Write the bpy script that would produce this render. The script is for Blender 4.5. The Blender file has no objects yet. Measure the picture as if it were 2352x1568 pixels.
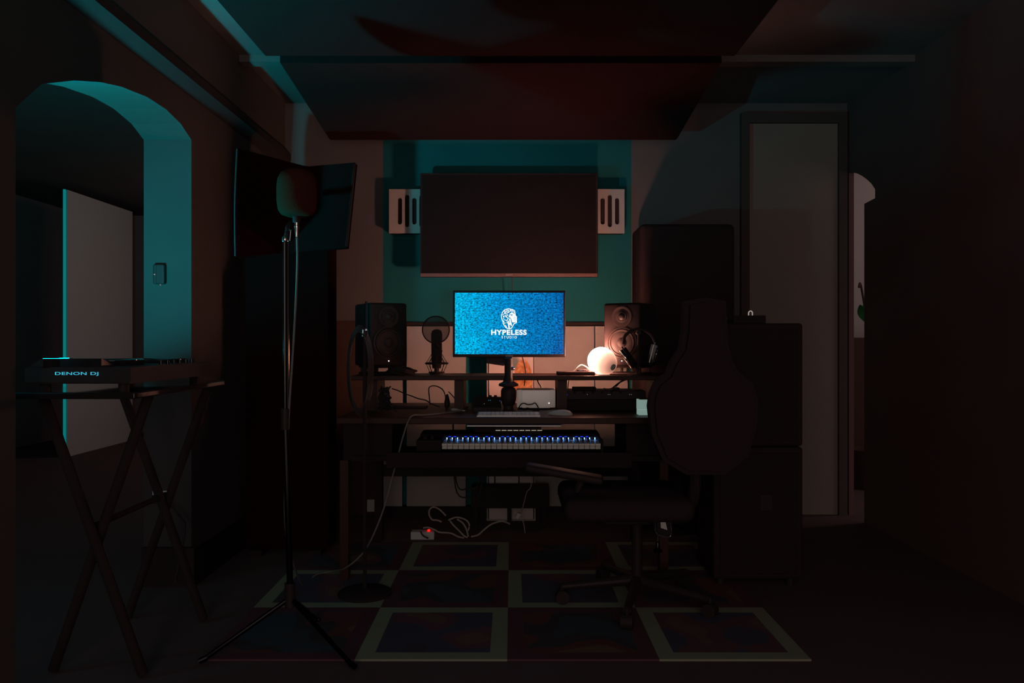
import bpy, bmesh, math, random
from mathutils import Vector, Matrix, Euler

random.seed(7)
C = bpy.context.scene.collection
SC = bpy.context.scene
F = 1793.0          # focal length in photo pixels (2352 wide)
HCAM = 1.05
CX, CY = 1176.0, 784.0


def W(px, py, d):
    """world point seen at a photo pixel at depth d"""
    return Vector(((px - CX) / F * d, d, HCAM - (py - CY) / F * d))


def X(px, d):
    return (px - CX) / F * d


def Z(py, d):
    return HCAM - (py - CY) / F * d


# ------------------------------------------------------------------ camera, world, lights, exposure
cam_d = bpy.data.cameras.new('camera')
cam_d.sensor_fit = 'HORIZONTAL'
cam_d.sensor_width = 36.0
cam_d.lens = F / 2352.0 * 36.0
cam_d.clip_start = 0.02
cam = bpy.data.objects.new('camera', cam_d)
C.objects.link(cam)
cam.location = (0, 0, HCAM)
cam.rotation_euler = (math.radians(90), 0, 0)
SC.camera = cam

SC.view_settings.view_transform = 'Standard'
SC.view_settings.look = 'None'
SC.view_settings.gamma = 1.0
SC.view_settings.exposure = 0.0
SC.view_settings.use_curve_mapping = False
SC.cycles.use_denoising = True
SC.cycles.max_bounces = 6
SC.cycles.sample_clamp_indirect = 3.0

wd = bpy.data.worlds.new('night')
SC.world = wd
wd.use_nodes = True
bg = wd.node_tree.nodes['Background']
bg.inputs['Color'].default_value = (1.0, 0.74, 0.76, 1)
bg.inputs['Strength'].default_value = 0.38


def point_light(name, loc, power, col, radius):
    l = bpy.data.lights.new(name, 'POINT')
    l.energy = power
    l.color = col
    l.shadow_soft_size = radius
    o = bpy.data.objects.new(name, l)
    C.objects.link(o)
    o.location = loc
    return o


# added unseen warm fill from behind the camera, brightens surfaces facing it
hl = bpy.data.lights.new('front_fill_light', 'AREA')
hl.shape = 'RECTANGLE'
hl.size = 1.0
hl.size_y = 1.8
hl.energy = 17
hl.color = (1.0, 0.80, 0.60)
hlo = bpy.data.objects.new('front_fill_light', hl)
C.objects.link(hlo)
hlo.location = (-0.2, -3.6, 1.5)
hlo.rotation_euler = (math.radians(90), 0, 0)
# small cyan tube lamp standing far inside the side room
point_light('side_room_cyan_lamp', (-3.0, 1.55, 1.5), 4.0, (0.0, 0.8, 1.0), 0.04)
# dim warm bulbs in the two neighbouring rooms
point_light('side_room_warm_bulb', (-2.3, 7.3, 1.9), 4.5, (1.0, 0.62, 0.48), 0.06)
point_light('right_room_warm_bulb', (3.3, 4.9, 2.2), 7.0, (1.0, 0.68, 0.58), 0.06)


# ------------------------------------------------------------------ materials
def mat(name, col, rough=0.6, metal=0.0, spec=0.3, var=0.12, scale=14.0, bump=0.0, coat=0.0):
    m = bpy.data.materials.new(name)
    m.use_nodes = True
    nt = m.node_tree
    b = nt.nodes['Principled BSDF']
    b.inputs['Roughness'].default_value = rough
    b.inputs['Metallic'].default_value = metal
    b.inputs['Specular IOR Level'].default_value = spec
    b.inputs['Coat Weight'].default_value = coat
    tc = nt.nodes.new('ShaderNodeTexCoord')
    nz = nt.nodes.new('ShaderNodeTexNoise')
    nz.inputs['Scale'].default_value = scale
    nz.inputs['Detail'].default_value = 4.0
    nt.links.new(tc.outputs['Object'], nz.inputs['Vector'])
    mx = nt.nodes.new('ShaderNodeMix')
    mx.data_type = 'RGBA'
    mx.inputs['A'].default_value = (col[0] * (1 - var), col[1] * (1 - var), col[2] * (1 - var), 1)
    mx.inputs['B'].default_value = (min(1, col[0] * (1 + var)), min(1, col[1] * (1 + var)), min(1, col[2] * (1 + var)), 1)
    nt.links.new(nz.outputs['Fac'], mx.inputs['Factor'])
    nt.links.new(mx.outputs['Result'], b.inputs['Base Color'])
    if bump:
        bp = nt.nodes.new('ShaderNodeBump')
        bp.inputs['Strength'].default_value = bump
        bp.inputs['Distance'].default_value = 0.01
        nt.links.new(nz.outputs['Fac'], bp.inputs['Height'])
        nt.links.new(bp.outputs['Normal'], b.inputs['Normal'])
    return m


def glow(name, col, strength):
    m = bpy.data.materials.new(name)
    m.use_nodes = True
    b = m.node_tree.nodes['Principled BSDF']
    b.inputs['Base Color'].default_value = (col[0] * .5, col[1] * .5, col[2] * .5, 1)
    b.inputs['Emission Color'].default_value = (*col, 1)
    b.inputs['Emission Strength'].default_value = strength
    return m


M = {}
M['wall'] = mat('off_white_plaster', (0.135, 0.128, 0.134), 0.9, spec=0.1, scale=3)
M['side_wall'] = mat('grey_plaster', (0.26, 0.16, 0.16), 0.95, spec=0.05, scale=3)
M['right_wall'] = mat('brown_plaster', (0.155, 0.09, 0.09), 0.95, spec=0.05, scale=3)
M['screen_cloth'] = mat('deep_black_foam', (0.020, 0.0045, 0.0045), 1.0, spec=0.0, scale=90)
M['trim'] = mat('grey_moulding', (0.042, 0.034, 0.034), 0.9, spec=0.05)
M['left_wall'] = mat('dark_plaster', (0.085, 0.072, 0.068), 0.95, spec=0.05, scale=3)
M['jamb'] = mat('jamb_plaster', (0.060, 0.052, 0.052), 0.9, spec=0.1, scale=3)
M['teal'] = mat('teal_paint', (0.013, 0.14, 0.155), 0.85, spec=0.15, scale=3)
M['ceiling'] = mat('ceiling_plaster', (0.17, 0.16, 0.16), 0.95, spec=0.05, scale=2)
M['wainscot'] = mat('brown_wainscot', (0.085, 0.05, 0.042), 0.8, spec=0.1)
M['floor'] = mat('dark_floorboards', (0.13, 0.088, 0.092), 0.75, spec=0.1, scale=6)
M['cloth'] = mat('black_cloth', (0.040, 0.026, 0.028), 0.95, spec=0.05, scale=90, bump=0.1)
M['cloud'] = mat('charcoal_felt', (0.030, 0.0135, 0.0135), 0.95, spec=0.02, scale=60)
M['black'] = mat('black_plastic', (0.034, 0.023, 0.025), 0.5, spec=0.2)
M['black_matt'] = mat('matt_black', (0.034, 0.023, 0.024), 0.85, spec=0.1)
M['gloss'] = mat('gloss_black', (0.02, 0.016, 0.018), 0.08, spec=0.6, coat=0.5)
M['screen_off'] = mat('dark_screen', (0.017, 0.012, 0.013), 0.6, spec=0.03)
M['wood'] = mat('dark_red_wood', (0.052, 0.020, 0.015), 0.48, spec=0.25, scale=8)
M['frame_metal'] = mat('dark_steel', (0.05, 0.035, 0.035), 0.5, metal=0.2)
M['white'] = mat('white_board', (0.40, 0.37, 0.36), 0.75, spec=0.2, var=0.06)
M['plate'] = mat('white_painted_board', (0.42, 0.40, 0.40), 0.7, spec=0.2, var=0.05)
M['white_plastic'] = mat('white_plastic', (0.55, 0.55, 0.53), 0.5, spec=0.4, var=0.05)
M['door_white'] = mat('white_door_paint', (0.50, 0.47, 0.45), 0.6, spec=0.2, var=0.05)
M['door_brown'] = mat('beige_door_paint', (0.27, 0.225, 0.20), 0.8, spec=0.1, var=0.05)
M['silver'] = mat('brushed_silver', (0.55, 0.55, 0.55), 0.38, metal=0.75, var=0.04)
M['chrome'] = mat('chrome', (0.75, 0.72, 0.70), 0.12, metal=1.0, var=0.03)
M['pole'] = mat('blackened_chrome', (0.034, 0.032, 0.032), 0.16, metal=1.0, var=0.03)
M['key_white'] = mat('ivory_keys', (0.80, 0.77, 0.70), 0.4, spec=0.4, var=0.03)
M['keycaps'] = mat('grey_keycaps', (0.66, 0.68, 0.70), 0.5, spec=0.3, var=0.05)
M['speaker'] = mat('speaker_vinyl', (0.022, 0.0135, 0.0145), 0.6, spec=0.2, scale=120, bump=0.03)
M['cone'] = mat('speaker_cone', (0.034, 0.022, 0.022), 0.5, spec=0.25)
M['rubber'] = mat('rubber', (0.036, 0.025, 0.026), 0.6, spec=0.2)
M['cable_dark'] = mat('black_cable', (0.035, 0.026, 0.027), 0.6, spec=0.3)
M['cable_grey'] = mat('grey_cable', (0.20, 0.18, 0.17), 0.6, spec=0.3)
M['cable_white'] = mat('white_cable', (0.42, 0.34, 0.30), 0.6, spec=0.3)
M['foam'] = mat('brown_foam', (0.062, 0.019, 0.012), 1.0, spec=0.0, scale=200, bump=0.2)
M['orange'] = mat('orange_box', (0.25, 0.05, 0.02), 0.8)
M['leaf'] = mat('green_leaf', (0.02, 0.16, 0.03), 0.6)
M['mint'] = glow('mint_glow', (0.60, 0.92, 0.80), 0.27)  # no lamp: glow in place of light falling on the pale box

M['led_white'] = glow('white_led', (1, 0.95, 0.9), 6)
M['led_green'] = glow('green_led', (0.15, 1, 0.05), 1.6)
M['led_red'] = glow('red_led', (1, 0.01, 0.01), 1.2)
M['led_blue'] = glow('blue_led', (0.05, 0.12, 1.0), 0.5)
M['led_cyan'] = glow('cyan_led', (0.1, 0.7, 1.0), 0.4)
M['dim_glow'] = glow('dim_white_glow', (1, 0.85, 0.75), 0.30)
M['logo_dim'] = mat('silver_logo', (0.45, 0.38, 0.36), 0.5)
M['logo_cyan'] = glow('backlit_logo', (0.06, 0.62, 0.85), 0.75)
M['dj_screen'] = glow('cyan_dj_screen', (0.0, 0.80, 0.90), 2050)
M['door_light'] = glow('cyan_tube_light', (0.0, 0.85, 0.85), 0.17)
M['key_led'] = glow('key_light_white', (0.12, 0.36, 1.0), 12)
M['key_led_blue'] = glow('key_light_blue', (0.0, 0.05, 1.0), 0.9)
M['pad_led'] = glow('pad_light', (1, 0.92, 0.72), 0.36)
M['logo_screen'] = glow('logo_white', (0.93, 1.0, 1.0), 1.0)
M['logo_blue'] = glow('logo_blue', (0.0, 0.22, 0.50), 1.0)


def screen_mat():
    m = bpy.data.materials.new('lit_screen')
    m.use_nodes = True
    nt = m.node_tree
    b = nt.nodes['Principled BSDF']
    b.inputs['Base Color'].default_value = (0.003, 0.003, 0.003, 1)
    b.inputs['Specular IOR Level'].default_value = 0.02
    b.inputs['Roughness'].default_value = 0.5
    tc = nt.nodes.new('ShaderNodeTexCoord')
    mp = nt.nodes.new('ShaderNodeMapping')
    mp.inputs['Scale'].default_value = (1.0, 1.0, 1.5)
    nt.links.new(tc.outputs['Object'], mp.inputs['Vector'])
    n1 = nt.nodes.new('ShaderNodeTexNoise')
    n1.inputs['Scale'].default_value = 100
    n1.inputs['Detail'].default_value = 3
    n1.inputs['Roughness'].default_value = 0.6
    n1.inputs['Distortion'].default_value = 0.4
    nt.links.new(mp.outputs['Vector'], n1.inputs['Vector'])
    # wide gradient of the wallpaper: cyan at the left, blue at the right
    sx = nt.nodes.new('ShaderNodeSeparateXYZ')
    nt.links.new(tc.outputs['Object'], sx.inputs[0])
    n2 = nt.nodes.new('ShaderNodeTexNoise')
    n2.inputs['Scale'].default_value = 7
    nt.links.new(tc.outputs['Object'], n2.inputs['Vector'])
    mr = nt.nodes.new('ShaderNodeMapRange')
    mr.inputs['From Min'].default_value = -0.26
    mr.inputs['From Max'].default_value = 0.26
    nt.links.new(sx.outputs['X'], mr.inputs['Value'])
    ad = nt.nodes.new('ShaderNodeMath')
    ad.operation = 'MULTIPLY_ADD'
    ad.inputs[1].default_value = 0.5
    ad.inputs[2].default_value = -0.25
    nt.links.new(n2.outputs['Fac'], ad.inputs[0])
    ad2 = nt.nodes.new('ShaderNodeMath')
    ad2.operation = 'ADD'
    nt.links.new(mr.outputs['Result'], ad2.inputs[0])
    nt.links.new(ad.outputs[0], ad2.inputs[1])
    r = nt.nodes.new('ShaderNodeValToRGB')
    r.color_ramp.elements[0].position = 0.0
    r.color_ramp.elements[0].color = (0.0, 0.52, 0.84, 1)
    r.color_ramp.elements[1].position = 1.0
    r.color_ramp.elements[1].color = (0.0, 0.11, 0.38, 1)
    e = r.color_ramp.elements.new(0.4)
    e.color = (0.0, 0.27, 0.62, 1)
    nt.links.new(ad2.outputs[0], r.inputs['Fac'])
    r2 = nt.nodes.new('ShaderNodeMapRange')
    r2.inputs['From Min'].default_value = 0.32
    r2.inputs['From Max'].default_value = 0.68
    r2.inputs['To Min'].default_value = 0.12
    r2.inputs['To Max'].default_value = 1.75
    nt.links.new(n1.outputs['Fac'], r2.inputs['Value'])
    mu = nt.nodes.new('ShaderNodeMix')
    mu.data_type = 'RGBA'
    mu.blend_type = 'MULTIPLY'
    mu.inputs['Factor'].default_value = 1.0
    nt.links.new(r.outputs['Color'], mu.inputs['A'])
    nt.links.new(r2.outputs['Result'], mu.inputs['B'])
    nt.links.new(mu.outputs['Result'], b.inputs['Emission Color'])
    b.inputs['Emission Strength'].default_value = 1.0
    return m


M['screen'] = screen_mat()


def lamp_mat():
    """glowing glass: bright body, fading towards its closed foot (local z = 0)"""
    m = bpy.data.materials.new('glowing_glass')
    m.use_nodes = True
    nt = m.node_tree
    b = nt.nodes['Principled BSDF']
    b.inputs['Base Color'].default_value = (0.7, 0.6, 0.58, 1)
    b.inputs['Roughness'].default_value = 0.3
    tc = nt.nodes.new('ShaderNodeTexCoord')
    sx = nt.nodes.new('ShaderNodeSeparateXYZ')
    nt.links.new(tc.outputs['Object'], sx.inputs[0])
    mr = nt.nodes.new('ShaderNodeMapRange')
    mr.inputs['From Min'].default_value = -0.006
    mr.inputs['From Max'].default_value = 0.150
    nt.links.new(sx.outputs['Z'], mr.inputs['Value'])
    b.inputs['Emission Color'].default_value = (1.0, 0.43, 0.29, 1)
    pw = nt.nodes.new('ShaderNodeMath')
    pw.operation = 'POWER'
    pw.inputs[1].default_value = 6.0
    nt.links.new(mr.outputs['Result'], pw.inputs[0])
    mm = nt.nodes.new('ShaderNodeMath')
    mm.operation = 'MULTIPLY'
    mm.inputs[1].default_value = 470.0
    nt.links.new(pw.outputs[0], mm.inputs[0])
    ad = nt.nodes.new('ShaderNodeMath')
    ad.operation = 'MULTIPLY_ADD'
    ad.inputs[1].default_value = 5.5
    nt.links.new(mr.outputs['Result'], ad.inputs[0])
    nt.links.new(mm.outputs[0], ad.inputs[2])
    nt.links.new(ad.outputs[0], b.inputs['Emission Strength'])
    return m


M['lamp'] = lamp_mat()


def rug_mat():
    m = bpy.data.materials.new('patchwork_rug')
    m.use_nodes = True
    nt = m.node_tree
    N, L = nt.nodes, nt.links
    b = N['Principled BSDF']
    b.inputs['Roughness'].default_value = 1.0
    b.inputs['Specular IOR Level'].default_value = 0.0
    tc = N.new('ShaderNodeTexCoord')
    sx = N.new('ShaderNodeSeparateXYZ')
    L.new(tc.outputs['Object'], sx.inputs[0])

    def math_(op, a, bb=None, c=None):
        n = N.new('ShaderNodeMath')
        n.operation = op
        for i, v in enumerate((a, bb, c)):
            if v is None:
                continue
            if isinstance(v, (int, float)):
                n.inputs[i].default_value = v
            else:
                L.new(v, n.inputs[i])
        return n.outputs[0]
    u = math_('MULTIPLY', sx.outputs['X'], 2.0)      # 0.5 m tiles
    v = math_('MULTIPLY', sx.outputs['Y'], 2.0)
    fu, fv = math_('FLOOR', u), math_('FLOOR', v)
    su, sv = math_('SUBTRACT', u, fu), math_('SUBTRACT', v, fv)
    eu = math_('MINIMUM', su, math_('SUBTRACT', 1.0, su))
    ev = math_('MINIMUM', sv, math_('SUBTRACT', 1.0, sv))
    edge = math_('MINIMUM', eu, ev)
    border = math_('LESS_THAN', edge, 0.115)
    par = math_('MODULO', math_('ADD', math_('ADD', fu, fv), 40.0), 2.0)
    cu = N.new('ShaderNodeCombineXYZ')
    L.new(fu, cu.inputs[0])
    L.new(fv, cu.inputs[1])
    wn = N.new('ShaderNodeTexWhiteNoise')
    wn.noise_dimensions = '2D'
    L.new(cu.outputs[0], wn.inputs['Vector'])
    nz = N.new('ShaderNodeTexNoise')
    nz.noise_dimensions = '4D'
    nz.inputs['Scale'].default_value = 3.2
    nz.inputs['Detail'].default_value = 1.5
    L.new(tc.outputs['Object'], nz.inputs['Vector'])
    L.new(math_('MULTIPLY', wn.outputs['Value'], 20.0), nz.inputs['W'])
    ra = N.new('ShaderNodeValToRGB')       # middles of the pale-bordered tiles
    ra.color_ramp.interpolation = 'CONSTANT'
    cols = [(0.0, (0.19, 0.12, 0.10)), (0.40, (0.17, 0.085, 0.11)), (0.47, (0.10, 0.095, 0.135)), (0.60, (0.095, 0.08, 0.10))]
    ra.color_ramp.elements[0].color = (*cols[0][1], 1)
    ra.color_ramp.elements[1].position = cols[1][0]
    ra.color_ramp.elements[1].color = (*cols[1][1], 1)
    for p, c in cols[2:]:
        e = ra.color_ramp.elements.new(p)
        e.color = (*c, 1)
    L.new(nz.outputs['Fac'], ra.inputs['Fac'])
    rb = N.new('ShaderNodeValToRGB')       # middles of the dark-bordered tiles
    rb.color_ramp.interpolation = 'CONSTANT'
    cols = [(0.0, (0.075, 0.09, 0.11)), (0.43, (0.08, 0.07, 0.08)), (0.50, (0.17, 0.07, 0.07)), (0.58, (0.20, 0.12, 0.09))]
    rb.color_ramp.elements[0].color = (*cols[0][1], 1)
    rb.color_ramp.elements[1].position = cols[1][0]
    rb.color_ramp.elements[1].color = (*cols[1][1], 1)
    for p, c in cols[2:]:
        e = rb.color_ramp.elements.new(p)
        e.color = (*c, 1)
    L.new(nz.outputs['Fac'], rb.inputs['Fac'])

    def mix(fac, a, bb):
        n = N.new('ShaderNodeMix')
        n.data_type = 'RGBA'
        for key, vv in (('Factor', fac), ('A', a), ('B', bb)):
            if isinstance(vv, tuple):
                n.inputs[key].default_value = (*vv, 1)
            else:
                L.new(vv, n.inputs[key])
        return n.outputs['Result']
    pale = mix(border, ra.outputs['Color'], (0.310, 0.330, 0.240))
    dark = mix(border, rb.outputs['Color'], (0.140, 0.064, 0.084))
    L.new(mix(par, dark, pale), b.inputs['Base Color'])
    return m


def net_mat():
    m = mat('thin_black_net', (0.05, 0.035, 0.035), 0.9, spec=0.05)
    nt = m.node_tree
    tr = nt.nodes.new('ShaderNodeBsdfTransparent')
    mx = nt.nodes.new('ShaderNodeMixShader')
    mx.inputs[0].default_value = 0.30
    nt.links.new(nt.nodes['Principled BSDF'].outputs[0], mx.inputs[1])
    nt.links.new(tr.outputs[0], mx.inputs[2])
    nt.links.new(mx.outputs[0], nt.nodes['Material Output'].inputs['Surface'])
    return m


M['net'] = net_mat()
M['rug'] = rug_mat()


def art_mat():
    """pale canvas with a soft orange rounded form and a grey-green patch, plain and generic"""
    m = bpy.data.materials.new('painted_canvas')
    m.use_nodes = True
    nt = m.node_tree
    N, L = nt.nodes, nt.links
    b = N['Principled BSDF']
    b.inputs['Roughness'].default_value = 0.7
    tc = N.new('ShaderNodeTexCoord')

    def ell(cx, cz, rx, rz, soft):
        mp = N.new('ShaderNodeMapping')
        mp.inputs['Location'].default_value = (-cx / rx, 0, -cz / rz)
        mp.inputs['Scale'].default_value = (1 / rx, 0, 1 / rz)
        L.new(tc.outputs['Object'], mp.inputs['Vector'])
        ln = N.new('ShaderNodeVectorMath')
        ln.operation = 'LENGTH'
        L.new(mp.outputs['Vector'], ln.inputs[0])
        mr = N.new('ShaderNodeMapRange')
        mr.inputs['From Min'].default_value = 1 - soft
        mr.inputs['From Max'].default_value = 1 + soft
        mr.inputs['To Min'].default_value = 1
        mr.inputs['To Max'].default_value = 0
        L.new(ln.outputs['Value'], mr.inputs['Value'])
        return mr.outputs['Result']
    nz = N.new('ShaderNodeTexNoise')
    nz.inputs['Scale'].default_value = 45
    nz.inputs['Detail'].default_value = 5
    L.new(tc.outputs['Object'], nz.inputs['Vector'])
    r = N.new('ShaderNodeValToRGB')
    r.color_ramp.elements[0].position = 0.35
    r.color_ramp.elements[0].color = (0.35, 0.10, 0.02, 1)
    r.color_ramp.elements[1].position = 0.7
    r.color_ramp.elements[1].color = (0.72, 0.36, 0.16, 1)
    L.new(nz.outputs['Fac'], r.inputs['Fac'])

    def mix(fac, a, bb):
        n = N.new('ShaderNodeMix')
        n.data_type = 'RGBA'
        for key, vv in (('Factor', fac), ('A', a), ('B', bb)):
            if isinstance(vv, tuple):
                n.inputs[key].default_value = (*vv, 1)
            else:
                L.new(vv, n.inputs[key])
        return n.outputs['Result']
    c1 = mix(ell(0.160, 0.925, 0.034, 0.036, 0.3), (0.60, 0.52, 0.51), (0.16, 0.2, 0.2))
    c2 = mix(ell(0.213, 0.81, 0.056, 0.135, 0.05), c1, r.outputs['Color'])
    L.new(c2, b.inputs['Base Color'])
    return m


M['art'] = art_mat()


# ------------------------------------------------------------------ mesh helpers
class MB:
    def __init__(self):
        self.bm = bmesh.new()
        self.smooth = False

    def _add(self, other, mtx=None):
        me = bpy.data.meshes.new('tmp')
        if mtx is not None:
            other.transform(mtx)
        other.to_mesh(me)
        other.free()
        self.bm.from_mesh(me)
        bpy.data.meshes.remove(me)
        return self

    def box(self, c, s, r=0.0, seg=2, rot=None):
        t = bmesh.new()
        bmesh.ops.create_cube(t, size=1.0)
        bmesh.ops.scale(t, vec=Vector(s), verts=t.verts)
        if r > 0:
            bmesh.ops.bevel(t, geom=list(t.edges), offset=r, segments=seg, affect='EDGES', profile=0.5)
        mt = Matrix.Translation(Vector(c))
        if rot is not None:
            mt = mt @ Euler(rot).to_matrix().to_4x4()
        return self._add(t, mt)

    def bx(self, x0, x1, y0, y1, z0, z1, r=0.0, seg=2):
        return self.box(((x0 + x1) / 2, (y0 + y1) / 2, (z0 + z1) / 2), (abs(x1 - x0), abs(y1 - y0), abs(z1 - z0)), r, seg)

    def rod(self, a, b, r0, r1=None, n=16):
        a, b = Vector(a), Vector(b)
        r1 = r0 if r1 is None else r1
        t = bmesh.new()
        bmesh.ops.create_cone(t, cap_ends=True, segments=n, radius1=r0, radius2=r1, depth=(b - a).length)
        q = Vector((0, 0, 1)).rotation_difference((b - a).normalized())
        self._add(t, Matrix.Translation((a + b) / 2) @ q.to_matrix().to_4x4())
        return self

    def lathe(self, prof, n=32, mtx=None):
        """prof: (r, z) list turned about local z"""
        t = bmesh.new()
        rings = []
        for r, z in prof:
            if r < 1e-6:
                rings.append([t.verts.new((0, 0, z))])
            else:
                rings.append([t.verts.new((r * math.cos(2 * math.pi * k / n), r * math.sin(2 * math.pi * k / n), z)) for k in range(n)])
        for a, b in zip(rings, rings[1:]):
            for k in range(n):
                k2 = (k + 1) % n
                if len(a) == 1 and len(b) == 1:
                    continue
                if len(a) == 1:
                    t.faces.new((a[0], b[k], b[k2]))
                elif len(b) == 1:
                    t.faces.new((a[k], a[k2], b[0]))
                else:
                    t.faces.new((a[k], a[k2], b[k2], b[k]))
        if len(rings[0]) > 1:
            t.faces.new(rings[0])
        if len(rings[-1]) > 1:
            t.faces.new(rings[-1])
        bmesh.ops.recalc_face_normals(t, faces=t.faces)
        self.smooth = True
        return self._add(t, mtx)

    def tube(self, pts, r, n=8, sub=6, closed=False):
        pts = [Vector(p) for p in pts]
        if len(pts) > 2 and sub > 1:
            out = []
            m = len(pts)
            rng = range(m if closed else m - 1)
            for i in rng:
                if closed:
                    p0, p1, p2, p3 = pts[(i - 1) % m], pts[i], pts[(i + 1) % m], pts[(i + 2) % m]
                else:
                    p0, p1, p2, p3 = pts[max(i - 1, 0)], pts[i], pts[i + 1], pts[min(i + 2, m - 1)]
                for k in range(sub):
                    s = k / sub
                    out.append(0.5 * ((2 * p1) + (-p0 + p2) * s + (2 * p0 - 5 * p1 + 4 * p2 - p3) * s * s + (-p0 + 3 * p1 - 3 * p2 + p3) * s ** 3))
            if not closed:
                out.append(pts[-1])
            pts = out
        t = bmesh.new()
        rings = []
        m = len(pts)
        up = Vector((0.13, 0.31, 0.94))
        for i, p in enumerate(pts):
            if closed:
                d = (pts[(i + 1) % m] - pts[i - 1])
            else:
                d = (pts[min(i + 1, m - 1)] - pts[max(i - 1, 0)])
            d = d.normalized() if d.length > 1e-9 else Vector((0, 0, 1))
            s = d.cross(up)
            if s.length < 1e-4:
                s = d.cross(Vector((1, 0, 0)))
            s.normalize()
            u2 = s.cross(d).normalized()
            rings.append([t.verts.new(p + r * (math.cos(2 * math.pi * k / n) * s + math.sin(2 * math.pi * k / n) * u2)) for k in range(n)])
        pairs = list(zip(rings, rings[1:]))
        if closed:
            pairs.append((rings[-1], rings[0]))
        for a, b in pairs:
            for k in range(n):
                t.faces.new((a[k], a[(k + 1) % n], b[(k + 1) % n], b[k]))
        if not closed:
            t.faces.new(rings[0])
            t.faces.new(rings[-1])
        bmesh.ops.recalc_face_normals(t, faces=t.faces)
        self.smooth = True
        return self._add(t)

    def prism(self, poly, vec, bevel=0.0, seg=2):
        """closed polygon (list of 3D points) swept along vec"""
        t = bmesh.new()
        vs = [t.verts.new(p) for p in poly]
        f = t.faces.new(vs)
        r = bmesh.ops.extrude_face_region(t, geom=[f])
        nv = [e for e in r['geom'] if isinstance(e, bmesh.types.BMVert)]
        bmesh.ops.translate(t, vec=Vector(vec), verts=nv)
        if bevel > 0:
            vv = Vector(vec).normalized()
            ed = [e for e in t.edges if abs((e.verts[0].co - e.verts[1].co).normalized().dot(vv)) < 0.5]
            bmesh.ops.bevel(t, geom=ed, offset=bevel, segments=seg, affect='EDGES')
        big = [f for f in t.faces if len(f.verts) > 4]
        bmesh.ops.triangulate(t, faces=big)
        bmesh.ops.recalc_face_normals(t, faces=t.faces)
        return self._add(t)

    def build(self, name, material, parent=None, origin=None, smooth=None):
        """origin: world point that becomes the object's origin; vertices were given in world space"""
        if origin is None:
            origin = Vector((0, 0, 0))
        bmesh.ops.translate(self.bm, vec=-Vector(origin), verts=self.bm.verts)
        me = bpy.data.meshes.new(name)
        self.bm.to_mesh(me)
        self.bm.free()
        mats = material if isinstance(material, (list, tuple)) else [material]
        for m in mats:
            me.materials.append(m)
        o = bpy.data.objects.new(name, me)
        C.objects.link(o)
        if parent is not None:
            o.parent = parent
        else:
            o.location = origin
        if self.smooth if smooth is None else smooth:
            for p in me.polygons:
                p.use_smooth = True
            try:
                me.set_sharp_from_angle(angle=math.radians(40))
            except Exception:
                pass
        return o


def tag(o, label, cat, group=None, kind=None):
    o['label'] = label
    o['category'] = cat
    if group:
        o['group'] = group
    if kind:
        o['kind'] = kind
    return o


def thing(name, label, cat, loc, rotz=0.0, group=None):
    o = bpy.data.objects.new(name, None)
    o.empty_display_size = 0.05
    C.objects.link(o)
    o.location = loc
    o.rotation_euler = (0, 0, rotz)
    return tag(o, label, cat, group)


def part(mb, name, m, root, world=True, label=None, smooth=None):
    """part of a thing; world=True means the mesh was laid out in world coordinates"""
    o = mb.build(name, m, root, root.location.copy() if world else None, smooth)
    if label:
        o['label'] = label
    return o


def sub(mb, name, m, par, root, world=True, label=None, smooth=None):
    o = mb.build(name, m, par, root.location.copy() if world else None, smooth)
    if label:
        o['label'] = label
    return o


def single(mb, name, m, label, cat, origin, group=None, kind=None, smooth=None):
    o = mb.build(name, m, None, origin, smooth)
    return tag(o, label, cat, group, kind)


def struct(mb, name, m):
    o = mb.build(name, m)
    o['kind'] = 'structure'
    return o


def text_mb(body, x, y, z, width, height, bold=0.0, depth=0.0006, space=1.0):
    """lettering standing in the plane y = const, facing the camera (-y), centred on x, z"""
    cu = bpy.data.curves.new('lettering', 'FONT')
    cu.body = body
    cu.size = 1.0
    cu.offset = bold
    cu.space_character = space
    cu.extrude = 0.01
    ob = bpy.data.objects.new('lettering', cu)
    C.objects.link(ob)
    bpy.context.view_layer.update()
    dg = bpy.context.evaluated_depsgraph_get()
    me = bpy.data.meshes.new_from_object(ob.evaluated_get(dg))
    bpy.data.objects.remove(ob)
    bpy.data.curves.remove(cu)
    mb = MB()
    mb.bm.from_mesh(me)
    bpy.data.meshes.remove(me)
    xs = [v.co.x for v in mb.bm.verts]
    ys = [v.co.y for v in mb.bm.verts]
    x0, x1, y0, y1 = min(xs), max(xs), min(ys), max(ys)
    for v in mb.bm.verts:
        a, b_, c_ = v.co
        v.co = Vector((x + ((a - x0) / (x1 - x0) - 0.5) * width, y - c_ / 0.01 * depth, z + ((b_ - y0) / (y1 - y0) - 0.5) * height))
    return mb


# ------------------------------------------------------------------ the room
YB = 4.75           # back wall
XL, XR = -1.38, 2.04
TH = 0.205
ZC = 2.5

struct(MB().bx(-5.0, 5.0, -0.6, 9.2, -0.1, 0.0), 'floor', M['floor'])
struct(MB().bx(XL - TH, 5.0, -0.6, 9.2, ZC, ZC + 0.1), 'ceiling', M['ceiling'])
struct(MB().bx(-5.0, XL - TH, -0.6, 9.2, ZC, ZC + 0.1), 'ceiling_side_room', M['left_wall'])

# back wall with the teal painted bay
xt0, xt1 = X(880, YB), X(1450, YB)
mbw = MB()
mbw.bx(XL - TH, xt0, YB, YB + 0.2, 0, ZC)
mbw.bx(xt1, XR + 0.03, YB, YB + 0.2, 0, ZC)
n_plain = len(mbw.bm.faces)
mbw.bx(xt0, xt1, YB, YB + 0.2, 0, ZC)
wb = struct(mbw, 'wall_back', [M['wall'], M['teal']])
for p in wb.data.polygons:
    p.material_index = 1 if p.index >= n_plain else 0

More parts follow.
